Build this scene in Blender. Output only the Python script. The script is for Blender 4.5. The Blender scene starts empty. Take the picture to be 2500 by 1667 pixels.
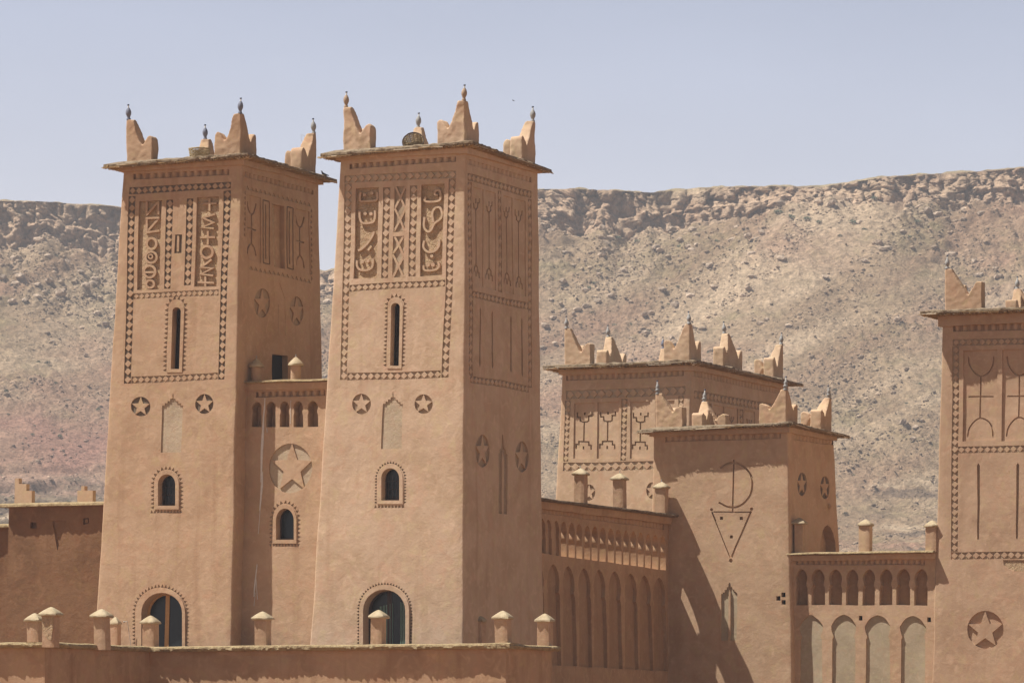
import bpy, bmesh, math, random
import numpy as np
from mathutils import Vector, Matrix, noise
from mathutils.geometry import delaunay_2d_cdt

random.seed(7)
sc = bpy.context.scene
R = math.radians
# ------------------------------------------------------------------ camera
F, HY, CZ, PX0 = 12000.0, 1850.0, 1.7, 1250.0
cam_d = bpy.data.cameras.new('camera'); cam = bpy.data.objects.new('camera', cam_d)
sc.collection.objects.link(cam); sc.camera = cam
cam.location = (0, 0, CZ); cam.rotation_euler = (R(90), 0, 0)
cam_d.sensor_width = 36; cam_d.lens = F/2500*36
cam_d.shift_y = (HY-833.5)/2500
cam_d.clip_start = 1; cam_d.clip_end = 9000
# ------------------------------------------------------------------ light
AL = R(23.2); ca, sa = math.cos(AL), math.sin(AL)
eL = Vector((-ca, sa, 0)); eR = Vector((sa, ca, 0)); FU = -eL
SUN = (FU*-1.85 + eR*-1.0 + Vector((0, 0, 3.9))).normalized()
sun_el = math.asin(SUN.z); sun_az = math.atan2(SUN.x, SUN.y)
w = bpy.data.worlds.new('World'); sc.world = w; w.use_nodes = True
nt = w.node_tree; bg = nt.nodes['Background']
sky = nt.nodes.new('ShaderNodeTexSky'); sky.sky_type = 'NISHITA'; sky.sun_disc = False
sky.sun_elevation = sun_el; sky.sun_rotation = sun_az
sky.air_density = 1.0; sky.dust_density = 2.0; sky.ozone_density = 2.0; sky.altitude = 300
# dusty air: the sky pales towards the horizon all round
_n, _l = nt.nodes, nt.links
tc = _n.new('ShaderNodeTexCoord'); sx = _n.new('ShaderNodeSeparateXYZ'); _l.new(tc.outputs['Generated'], sx.inputs[0])
mr = _n.new('ShaderNodeMapRange'); mr.interpolation_type = 'SMOOTHSTEP'; mr.inputs[1].default_value = 0.02; mr.inputs[2].default_value = 0.38; mr.inputs[3].default_value = 1; mr.inputs[4].default_value = 0; _l.new(sx.outputs['Z'], mr.inputs[0])
mx = _n.new('ShaderNodeMix'); mx.data_type = 'RGBA'; mx.inputs[6].default_value = (.70, .60, .50, 1); mx.inputs[7].default_value = (3.2, 2.47, 2.36, 1); _l.new(mr.outputs[0], mx.inputs[0])
ml = _n.new('ShaderNodeMix'); ml.data_type = 'RGBA'; ml.blend_type = 'MULTIPLY'; ml.inputs[0].default_value = 1; _l.new(sky.outputs[0], ml.inputs[6]); _l.new(mx.outputs[2], ml.inputs[7])
cn = _n.new('ShaderNodeTexNoise'); cn.inputs['Scale'].default_value = 7; cn.inputs['Detail'].default_value = 4; cm = _n.new('ShaderNodeMapping'); cm.inputs['Scale'].default_value = (1, 1, 4); _l.new(tc.outputs['Generated'], cm.inputs[0]); _l.new(cm.outputs[0], cn.inputs['Vector'])
cr = _n.new('ShaderNodeMapRange'); cr.inputs[1].default_value = .3; cr.inputs[2].default_value = .7; cr.inputs[3].default_value = .96; cr.inputs[4].default_value = 1.05; _l.new(cn.outputs['Fac'], cr.inputs[0])
cv_ = _n.new('ShaderNodeVectorMath'); cv_.operation = 'SCALE'; _l.new(ml.outputs[2], cv_.inputs[0]); _l.new(cr.outputs[0], cv_.inputs['Scale'])
_l.new(cv_.outputs[0], bg.inputs[0]); bg.inputs[1].default_value = 0.05
sd = bpy.data.lights.new('sun', 'SUN'); sd.energy = 5.0; sd.angle = R(0.5); sd.color = (1, 0.97, 0.91)
so = bpy.data.objects.new('sun', sd); sc.collection.objects.link(so)
so.rotation_euler = SUN.to_track_quat('Z', 'Y').to_euler(); so.location = (-60, 100, 120)
sc.view_settings.view_transform = 'Standard'; sc.view_settings.look = 'None'
sc.view_settings.exposure = 0.65; sc.view_settings.gamma = 1
sc.view_settings.use_curve_mapping = False
sc.cycles.max_bounces = 6; sc.cycles.diffuse_bounces = 3; sc.cycles.volume_bounces = 0
C = sc.collection

# ------------------------------------------------------------------ materials
def mat(name, base, var=None, scale=1.2, bump=0.02, bscale=6, fine=0.5, rough=0.95, streak=0.0, stain=None, crack=0.0, spots=0.0):
    m = bpy.data.materials.new(name); m.use_nodes = True; n = m.node_tree; N = n.nodes; L = n.links
    b = N['Principled BSDF']; b.inputs['Roughness'].default_value = rough
    b.inputs['Specular IOR Level'].default_value = 0.15
    g = N.new('ShaderNodeNewGeometry'); P = g.outputs['Position']
    def nz(sc_, det=4, dist=0.0, src=P, r=.55):
        t = N.new('ShaderNodeTexNoise'); t.inputs['Scale'].default_value = sc_; t.inputs['Detail'].default_value = det
        t.inputs['Distortion'].default_value = dist; t.inputs['Roughness'].default_value = r; L.new(src, t.inputs['Vector']); return t.outputs['Fac']
    def ramp(f, a, c):
        r = N.new('ShaderNodeMapRange'); r.inputs[1].default_value = a; r.inputs[2].default_value = c; L.new(f, r.inputs[0]); return r.outputs[0]
    def mix(f, a, c):
        x = N.new('ShaderNodeMix'); x.data_type = 'RGBA'
        if isinstance(f, float): x.inputs[0].default_value = f
        else: L.new(f, x.inputs[0])
        for s, v in ((6, a), (7, c)):
            if isinstance(v, tuple): x.inputs[s].default_value = (*v, 1)
            else: L.new(v, x.inputs[s])
        return x.outputs[2]
    var = var or tuple(c*0.78 for c in base)
    col = mix(ramp(nz(scale, 6, .6), .42, .60), base, var)
    m5 = N.new('ShaderNodeMath'); m5.operation = 'MULTIPLY'; m5.inputs[1].default_value = .85
    L.new(ramp(nz(scale*1.9+.31, 5, .9), .5, .7), m5.inputs[0]); col = mix(m5.outputs[0], col, (base[0]*1.0, base[1]*.89, base[2]*.86))
    m6 = N.new('ShaderNodeMath'); m6.operation = 'MULTIPLY'; m6.inputs[1].default_value = .8
    L.new(ramp(nz(scale*2.3+.77, 5, .9), .52, .7), m6.inputs[0]); col = mix(m6.outputs[0], col, (base[0]*1.0, base[1]*1.06, base[2]*.92))
    lite = tuple(min(1, c*1.13) for c in base)
    mm = N.new('ShaderNodeMath'); mm.operation = 'MULTIPLY'; mm.inputs[1].default_value = .85
    L.new(ramp(nz(scale*3.7, 4, 1.2), .52, .72), mm.inputs[0]); col = mix(mm.outputs[0], col, lite)
    m7 = N.new('ShaderNodeMath'); m7.operation = 'MULTIPLY'; m7.inputs[1].default_value = .42
    L.new(ramp(nz(scale*9, 6, .4, r=.7), .45, .68), m7.inputs[0]); col = mix(m7.outputs[0], col, tuple(c*.84 for c in base))
    if streak:
        mp = N.new('ShaderNodeMapping'); mp.inputs['Scale'].default_value = (2.6, 2.6, .16); L.new(P, mp.inputs[0])
        m2 = N.new('ShaderNodeMath'); m2.operation = 'MULTIPLY'; m2.inputs[1].default_value = streak
        L.new(ramp(nz(1.0, 4, .3, mp.outputs[0]), .55, .75), m2.inputs[0])
        col = mix(m2.outputs[0], col, stain or tuple(c*f for c, f in zip(base, (.62, .5, .42))))
    if spots:
        m3 = N.new('ShaderNodeMath'); m3.operation = 'MULTIPLY'; m3.inputs[1].default_value = spots
        L.new(ramp(nz(26, 2), .68, .76), m3.inputs[0]); col = mix(m3.outputs[0], col, tuple(c*.45 for c in base))
    L.new(col, b.inputs['Base Color'])
    h = nz(bscale, 6, .25, r=.6)
    if bump:
        bp = N.new('ShaderNodeBump'); bp.inputs['Distance'].default_value = bump; bp.inputs['Strength'].default_value = 1; L.new(h, bp.inputs['Height'])
        b2 = N.new('ShaderNodeBump'); b2.inputs['Distance'].default_value = bump*fine*.35; b2.inputs['Strength'].default_value = 1
        L.new(nz(bscale*6, 3), b2.inputs['Height']); L.new(bp.outputs[0], b2.inputs['Normal']); last = b2
        if crack:
            v = N.new('ShaderNodeTexVoronoi'); v.feature = 'DISTANCE_TO_EDGE'; v.inputs['Scale'].default_value = 5
            wv = N.new('ShaderNodeMix'); wv.data_type = 'VECTOR'; wv.inputs[0].default_value = .12
            t = N.new('ShaderNodeTexNoise'); t.inputs['Scale'].default_value = 6; L.new(P, t.inputs['Vector'])
            L.new(P, wv.inputs[4]); L.new(t.outputs['Color'], wv.inputs[5]); L.new(wv.outputs[1], v.inputs['Vector'])
            b3 = N.new('ShaderNodeBump'); b3.inputs['Distance'].default_value = crack; L.new(ramp(v.outputs[0], 0, .06), b3.inputs['Height'])
            L.new(last.outputs[0], b3.inputs['Normal']); last = b3
        L.new(last.outputs[0], b.inputs['Normal'])
    return m
def plain(name, col, rough=.7, metal=0, spec=.3):
    m = bpy.data.materials.new(name); m.use_nodes = True; b = m.node_tree.nodes['Principled BSDF']
    t = m.node_tree.nodes.new('ShaderNodeTexNoise'); t.inputs['Scale'].default_value = 14; t.inputs['Detail'].default_value = 4
    g = m.node_tree.nodes.new('ShaderNodeNewGeometry'); m.node_tree.links.new(g.outputs['Position'], t.inputs['Vector'])
    x = m.node_tree.nodes.new('ShaderNodeMix'); x.data_type = 'RGBA'; m.node_tree.links.new(t.outputs['Fac'], x.inputs[0])
    x.inputs[6].default_value = (*[c*.75 for c in col], 1); x.inputs[7].default_value = (*[min(1, c*1.2) for c in col], 1)
    m.node_tree.links.new(x.outputs[2], b.inputs['Base Color'])
    b.inputs['Roughness'].default_value = rough; b.inputs['Metallic'].default_value = metal; b.inputs['Specular IOR Level'].default_value = spec
    return m
CLAY = (.435, .293, .188)
M = {}
M['clay'] = mat('tower_clay', CLAY, (.375, .242, .148), scale=.8, bump=.024, bscale=2.4, streak=.42, spots=.4)
M['clay_b'] = mat('tower_clay_pale', (.515, .37, .255), (.445, .31, .20), scale=.7, bump=.024, bscale=2.3, streak=.34, spots=.35)
M['clay_c'] = mat('back_tower_clay', (.50, .355, .235), (.43, .295, .185), scale=1, bump=.012, bscale=5, streak=.2, spots=.2)
M['clay_d'] = mat('mid_tower_clay', (.51, .35, .225), (.44, .29, .18), scale=.9, bump=.014, bscale=4, streak=.25, spots=.25)
M['clay_e'] = mat('edge_tower_clay', (.455, .308, .202), (.39, .255, .162), scale=.8, bump=.014, bscale=4, streak=.25, spots=.3)
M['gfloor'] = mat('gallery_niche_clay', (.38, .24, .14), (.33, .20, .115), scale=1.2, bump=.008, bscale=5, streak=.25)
M['red'] = mat('red_clay', (.215, .118, .062), (.165, .088, .045), scale=.7, bump=.02, bscale=5, streak=.35, spots=.5)
M['terra'] = mat('terrace_clay', (.43, .278, .17), (.345, .21, .12), scale=.7, bump=.018, bscale=4, streak=.5, spots=.5)
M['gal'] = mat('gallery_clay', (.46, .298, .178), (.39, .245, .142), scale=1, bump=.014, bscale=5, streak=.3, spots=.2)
M['rough'] = mat('rough_clay', (.48, .345, .215), (.37, .255, .155), scale=4, bump=.045, bscale=11, fine=1.2, crack=.010, spots=.4)
M['greyclay'] = mat('grey_cement', (.42, .33, .23), (.36, .275, .19), scale=2, bump=.014, bscale=8, crack=.002)
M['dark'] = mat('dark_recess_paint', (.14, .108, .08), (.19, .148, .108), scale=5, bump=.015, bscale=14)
M['mid'] = mat('brown_recess_clay_and_shade', (.32, .235, .16), (.38, .285, .195), scale=4, bump=.02, bscale=14)
M['greenish'] = mat('grey_niche_plaster', (.43, .35, .24), (.36, .29, .195), scale=1.5, bump=.008, bscale=5, streak=.2, stain=(.25, .21, .15))
M['black'] = plain('unlit_interior_black', (.012, .009, .007), .95)  # black colour stands in for the shade inside openings
M['post'] = mat('post_clay', (.47, .315, .205), (.39, .25, .155), scale=2.5, bump=.012, bscale=7, streak=.4, spots=.3)
M['cap'] = mat('cap_clay', (.42, .34, .225), (.34, .26, .16), scale=3, bump=.02, bscale=9, spots=.5)
M['coping'] = mat('crumbly_coping', (.38, .29, .165), (.25, .175, .095), scale=4, bump=.05, bscale=14, fine=1, spots=.6)
M['reedroof'] = mat('reed_mud_roof', (.26, .20, .135), (.12, .08, .05), scale=5, bump=.04, bscale=18, spots=.6)
M['reed'] = plain('dry_reed', (.34, .22, .10), .8)
M['reedpale'] = plain('pale_cane', (.62, .52, .38), .7)
M['potgrey'] = plain('grey_glazed_clay', (.30, .29, .275), .6)
M['potblue'] = plain('blue_grey_clay', (.17, .18, .23), .6)
M['potbrown'] = plain('brown_pot_clay', (.36, .26, .18), .8)
M['glassn'] = plain('pale_bottle_glass', (.75, .78, .76), .3, 0, .5)
M['cap_blue'] = plain('bottle_cap', (.02, .03, .06), .4)
M['wood'] = plain('ochre_wood', (.42, .235, .09), .6)
M['dwood'] = plain('dark_wood', (.045, .022, .014), .5)
M['pane'] = plain('window_glass', (.012, .016, .017), .25, 0, .25)
M['curtain'] = plain('green_curtain', (.13, .21, .17), .8)
M['basket'] = plain('woven_straw', (.40, .31, .18), .85)
M['basketd'] = plain('dark_wicker', (.07, .045, .035), .8)
M['bird'] = plain('dark_feathers', (.012, .012, .02), .6)
M['white'] = plain('whitewash', (.62, .58, .53), .8)
M['metal'] = plain('lamp_metal', (.45, .42, .38), .5)

# ------------------------------------------------------------------ basics
def tag(o, label=None, cat=None, group=None, kind=None):
    if label: o['label'] = label
    if cat: o['category'] = cat
    if group: o['group'] = group
    if kind: o['kind'] = kind
    return o
def thing(name, loc, label, cat, group=None):
    o = bpy.data.objects.new(name, None); C.objects.link(o); o.location = loc; o.empty_display_size = .2
    return tag(o, label, cat, group)
def root(o):
    v = Vector((0, 0, 0))
    while o is not None: v += o.location; o = o.parent
    return v
def link(name, me, parent, mats, smooth=None, kind=None):
    o = bpy.data.objects.new(name, me); C.objects.link(o)
    if parent is not None: o.parent = parent
    for m in (mats if isinstance(mats, (list, tuple)) else [mats]):
        if len(me.materials) < (len(mats) if isinstance(mats, (list, tuple)) else 1): me.materials.append(m if not isinstance(m, str) else M[m])
    if smooth is not None:
        for p in me.polygons: p.use_smooth = True
        me.set_sharp_from_angle(angle=R(smooth))
    if kind: o['kind'] = kind
    return o
class MB:
    def __init__(s): s.v = []; s.f = []; s.m = []
    def add(s, vs, fs, mi=0):
        b = len(s.v); s.v += [tuple(v) for v in vs]; s.f += [tuple(i+b for i in f) for f in fs]; s.m += [mi]*len(fs)
    def box8(s, c, mi=0): s.add(c, [(0,3,2,1),(4,5,6,7),(0,1,5,4),(1,2,6,5),(2,3,7,6),(3,0,4,7)], mi)
    def bar(s, a, b, r, n=5, mi=0, r2=None):
        a = Vector(a); b = Vector(b); d = (b-a).normalized(); x = d.orthogonal().normalized(); y = d.cross(x); r2 = r if r2 is None else r2
        vs = []
        for p, q in ((a, r), (b, r2)):
            for k in range(n): t = 2*math.pi*k/n; vs.append(p+x*math.cos(t)*q+y*math.sin(t)*q)
        s.add(vs, [(k, (k+1) % n, n+(k+1) % n, n+k) for k in range(n)]+[tuple(range(n-1, -1, -1)), tuple(range(n, 2*n))], mi)
    def build(s, name, parent, mats, smooth=None, kind=None, merge=0):
        off = root(parent) if parent is not None else Vector((0, 0, 0))
        me = bpy.data.meshes.new(name)
        me.from_pydata([(x-off.x, y-off.y, z-off.z) for x, y, z in s.v], [], s.f)
        me.polygons.foreach_set('material_index', s.m)
        if merge:
            bm = bmesh.new(); bm.from_mesh(me); bmesh.ops.remove_doubles(bm, verts=bm.verts, dist=merge); bm.to_mesh(me); bm.free()
        me.update()
        return link(name, me, parent, mats, smooth, kind)
def jit(p, a=1.0):
    q = Vector(p)
    return noise.noise_vector(q*.55)*(.030*a) + noise.noise_vector(q*1.9+Vector((7, 3, 1)))*(.011*a)
def ray_at(px, py, Y):
    return Vector(((px-PX0)/F*Y, Y, CZ+(HY-py)/F*Y))
class Face:
    def __init__(s, o, U, up=Vector((0, 0, 1))):
        s.o = Vector(o); s.U = Vector(U).normalized(); u = Vector(up); s.V = (u-s.U*u.dot(s.U)).normalized(); s.N = s.U.cross(s.V)
    def uv(s, p):
        d = Vector(((p[0]-PX0)/F, 1, (HY-p[1])/F)); c = Vector((0, 0, CZ)); t = (s.o-c).dot(s.N)/d.dot(s.N)
        q = c+d*t-s.o; return (q.dot(s.U), q.dot(s.V))
    def uv3(s, P): q = Vector(P)-s.o; return (q.dot(s.U), q.dot(s.V))
    def P(s, uv, d=0.0): return s.o+s.U*uv[0]+s.V*uv[1]+s.N*d
    def J(s, uv, d=0.0):
        p = s.P(uv); return p+jit(p)+s.N*d
# zoom windows: (x0, y0, scale)
ZW = {1:(220,220,.3189),2:(780,180,.3444),3:(220,680,.3188),4:(780,680,.3189),5:(0,1150,.3297),6:(600,1150,.3316),7:(1300,740,.3571),8:(1300,1150,.3401),9:(1900,1220,.2850),10:(2200,580,.4208),'A':(330,470,.1594),'B':(860,440,.1595),'C':(440,220,.1403),'D':(1580,1100,.1913),'E':(60,1460,.1786),'F':(0,1150,.1148),0:(0,0,1)}
def Z(k, pts):
    x0, y0, s = ZW[k]; return [(x0+x*s, y0+y*s) for x, y in pts]
def area(p): return .5*sum(p[i][0]*p[(i+1) % len(p)][1]-p[(i+1) % len(p)][0]*p[i][1] for i in range(len(p)))
def ccw(p): return list(p) if area(p) > 0 else list(p)[::-1]
def resample(p, step):
    out = []
    for i in range(len(p)):
        a, b = p[i], p[(i+1) % len(p)]; n = max(1, int(math.hypot(b[0]-a[0], b[1]-a[1])/step))
        out += [(a[0]+(b[0]-a[0])*k/n, a[1]+(b[1]-a[1])*k/n) for k in range(n)]
    return out
def relief(mb, face, outer, regions, step=.35, solid=None, closed=False, dis=True):
    """outer: uv polygon; regions: (poly_uv, depth, material or None for a hole right through)"""
    rnd = random.Random(3)
    polys = [ccw(outer)]+[resample(ccw(r[0]), .4) for r in regions]
    vs = []; fs = []
    for p in polys:
        fs.append(list(range(len(vs), len(vs)+len(p)))); vs += [Vector(q) for q in p]
    us = [p[0] for p in outer]; ws = [p[1] for p in outer]
    u = min(us)+step*.5
    o = ccw(outer)
    def inside(x, y):
        c = False
        for i in range(len(o)):
            x1, y1 = o[i]; x2, y2 = o[i-1]
            if (y1 > y) != (y2 > y) and x < (x2-x1)*(y-y1)/(y2-y1)+x1: c = not c
        return c
    while u < max(us):
        v = min(ws)+step*.5
        while v < max(ws):
            x, y = u+rnd.uniform(-.1, .1)*step, v+rnd.uniform(-.1, .1)*step
            if inside(x-.03, y) and inside(x+.03, y): vs.append(Vector((x, y)))
            v += step
        u += step
    rv, re, rf, ov, oe, of = delaunay_2d_cdt(vs, [], fs, 1, 1e-4)
    idx = {}; V = []; FA = []; MI = []
    def gv(i, d):
        k = (i, round(d, 4))
        if k not in idx:
            idx[k] = len(V); uv = (rv[i][0], rv[i][1]); V.append(face.J(uv, -d) if dis else face.P(uv, -d))
        return idx[k]
    em = {}
    for fi, f in enumerate(rf):
        ids = of[fi]
        if 0 not in ids: continue
        k = max(ids); d, m = (0.0, 0) if k == 0 else (regions[k-1][1], regions[k-1][2])
        a, b, c = [rv[i] for i in f[:3]]
        if (b[0]-a[0])*(c[1]-a[1])-(b[1]-a[1])*(c[0]-a[0]) < 0: f = f[::-1]
        if m is not None:
            FA.append(tuple(gv(i, d) for i in f)); MI.append(m)
            if solid is not None: FA.append(tuple(gv(i, solid) for i in f[::-1])); MI.append(0)
        else: d = solid
        for i in range(len(f)):
            e = (f[i], f[(i+1) % len(f)]); em.setdefault((min(e), max(e)), []).append((d, e, m is None))
    for k, l in em.items():
        if len(l) == 2 and abs(l[0][0]-l[1][0]) > 1e-5:
            if l[0][0] > l[1][0]: l = l[::-1]
            i, j = l[0][1]; FA.append((gv(j, l[0][0]), gv(i, l[0][0]), gv(i, l[1][0]), gv(j, l[1][0]))); MI.append(0)
        elif len(l) == 1 and solid is not None and not l[0][2]:
            i, j = l[0][1]; FA.append((gv(j, l[0][0]), gv(i, l[0][0]), gv(i, solid), gv(j, solid))); MI.append(0)
    b = len(mb.v); mb.v += [tuple(v) for v in V]; mb.f += [tuple(i+b for i in f) for f in FA]; mb.m += MI
def slab(mb, face, poly, back, front, holes=(), mi=0):
    polys = [ccw(poly)]+[ccw(h) for h in holes]; vs = []; fs = []
    for p in polys: fs.append(list(range(len(vs), len(vs)+len(p)))); vs += [Vector(q) for q in p]
    rv, re, rf, ov, oe, of = delaunay_2d_cdt(vs, [], fs, 1, 1e-5)
    off = jit(face.P(poly[0])); n = len(rv)
    V = [face.P(q, front)+off for q in rv]+[face.P(q, back)+off for q in rv]; FA = []; em = {}
    for fi, f in enumerate(rf):
        if 0 not in of[fi] or len(of[fi]) > 1: continue
        a, b, c = [rv[i] for i in f[:3]]
        if (b[0]-a[0])*(c[1]-a[1])-(b[1]-a[1])*(c[0]-a[0]) < 0: f = f[::-1]
        FA.append(tuple(f)); FA.append(tuple(i+n for i in f[::-1]))
        for i in range(len(f)): e = (f[i], f[(i+1) % len(f)]); em.setdefault((min(e), max(e)), []).append(e)
    for k, l in em.items():
        if len(l) == 1: i, j = l[0]; FA.append((j, i, i+n, j+n))
    mb.add(V, FA, mi)

# shapes in photo coordinates -------------------------------------
def ellipse(cx, cy, rx, ry, n=28, a0=0.0, a1=2*math.pi):
    full = abs(a1-a0-2*math.pi) < 1e-6; m = n if full else n-1
    return [(cx+rx*math.cos(a0+(a1-a0)*k/m), cy-ry*math.sin(a0+(a1-a0)*k/m)) for k in range(n)]
def archp(xl, xr, yt, yb, pointed=0.0, n=14, xlb=None, xrb=None):
    """round arch outline, open at the bottom: from bottom left over the top to bottom right"""
    cx = (xl+xr)/2; r = (xr-xl)/2; h = r*(1+pointed)
    pts = [(xlb if xlb is not None else xl, yb)]
    for k in range(n+1):
        t = math.pi-math.pi*k/n; pts.append((cx+r*math.cos(t), yt+h-h*math.sin(t)))
    pts.append((xrb if xrb is not None else xr, yb)); return pts
def keyhole(cx, w_, yt, yb, waist=.45, ww=.78, lean=0.0, sk=0.0, n=10, pt=.1):
    r = w_/2; H = yb-yt; yw = yt+H*waist; cy = yt+(yw-yt)*.52; ry = cy-yt
    L_ = [(-r, yb), (-r, yw+H*.09), (-r*.95, yw+H*.05), (-r*ww, yw)]
    top = [(-r*math.cos(t), cy-ry*math.sin(t)*(1+pt*max(0, math.sin(t))**6)) for t in [(-.55+k*(math.pi+1.1)/n) for k in range(n+1)]]
    pts = L_+top+[(-x, y) for x, y in L_[::-1]]
    return [(cx+x+lean*(y-yt), y+sk*x) for x, y in pts]
def star(cx, cy, rx, ry, inner=.40, rot=0.0):
    return [(cx+(rx if k % 2 == 0 else rx*inner)*math.sin(rot+k*math.pi/5), cy-(ry if k % 2 == 0 else ry*inner)*math.cos(rot+k*math.pi/5)) for k in range(10)]
def quad_line(a, b, w0, w1=None):
    w1 = w0 if w1 is None else w1; dx, dy = b[0]-a[0], b[1]-a[1]; l = math.hypot(dx, dy) or 1; nx, ny = -dy/l, dx/l
    return [(a[0]+nx*w0/2, a[1]+ny*w0/2), (b[0]+nx*w1/2, b[1]+ny*w1/2), (b[0]-nx*w1/2, b[1]-ny*w1/2), (a[0]-nx*w0/2, a[1]-ny*w0/2)]
def stroke(pts, w_, taper=False):
    """outline polygon of a polyline of given width (mitred)"""
    n = len(pts); lft = []; rgt = []
    for i in range(n):
        a = pts[max(0, i-1)]; b = pts[min(n-1, i+1)]; p = pts[i]
        d1 = (p[0]-a[0], p[1]-a[1]) if i else (b[0]-p[0], b[1]-p[1]); d2 = (b[0]-p[0], b[1]-p[1]) if i < n-1 else d1
        l1 = math.hypot(*d1) or 1; l2 = math.hypot(*d2) or 1
        n1 = (-d1[1]/l1, d1[0]/l1); n2 = (-d2[1]/l2, d2[0]/l2); mx, my = n1[0]+n2[0], n1[1]+n2[1]; ml = math.hypot(mx, my) or 1
        mx /= ml; my /= ml; k = 1/max(.45, mx*n1[0]+my*n1[1]); ww = w_/2*k
        if taper and (i == 0 or i == n-1): ww *= .45
        lft.append((p[0]+mx*ww, p[1]+my*ww)); rgt.append((p[0]-mx*ww, p[1]-my*ww))
    return lft+rgt[::-1]
def smoothline(pts, n=4):
    out = []
    for i in range(len(pts)-1):
        p0 = pts[max(0, i-1)]; p1 = pts[i]; p2 = pts[i+1]; p3 = pts[min(len(pts)-1, i+2)]
        for k in range(n):
            t = k/n; out.append(tuple(.5*((2*p1[j])+(-p0[j]+p2[j])*t+(2*p0[j]-5*p1[j]+4*p2[j]-p3[j])*t*t+(-p0[j]+3*p1[j]-3*p2[j]+p3[j])*t**3) for j in (0, 1)))
    return out+[pts[-1]]

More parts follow.
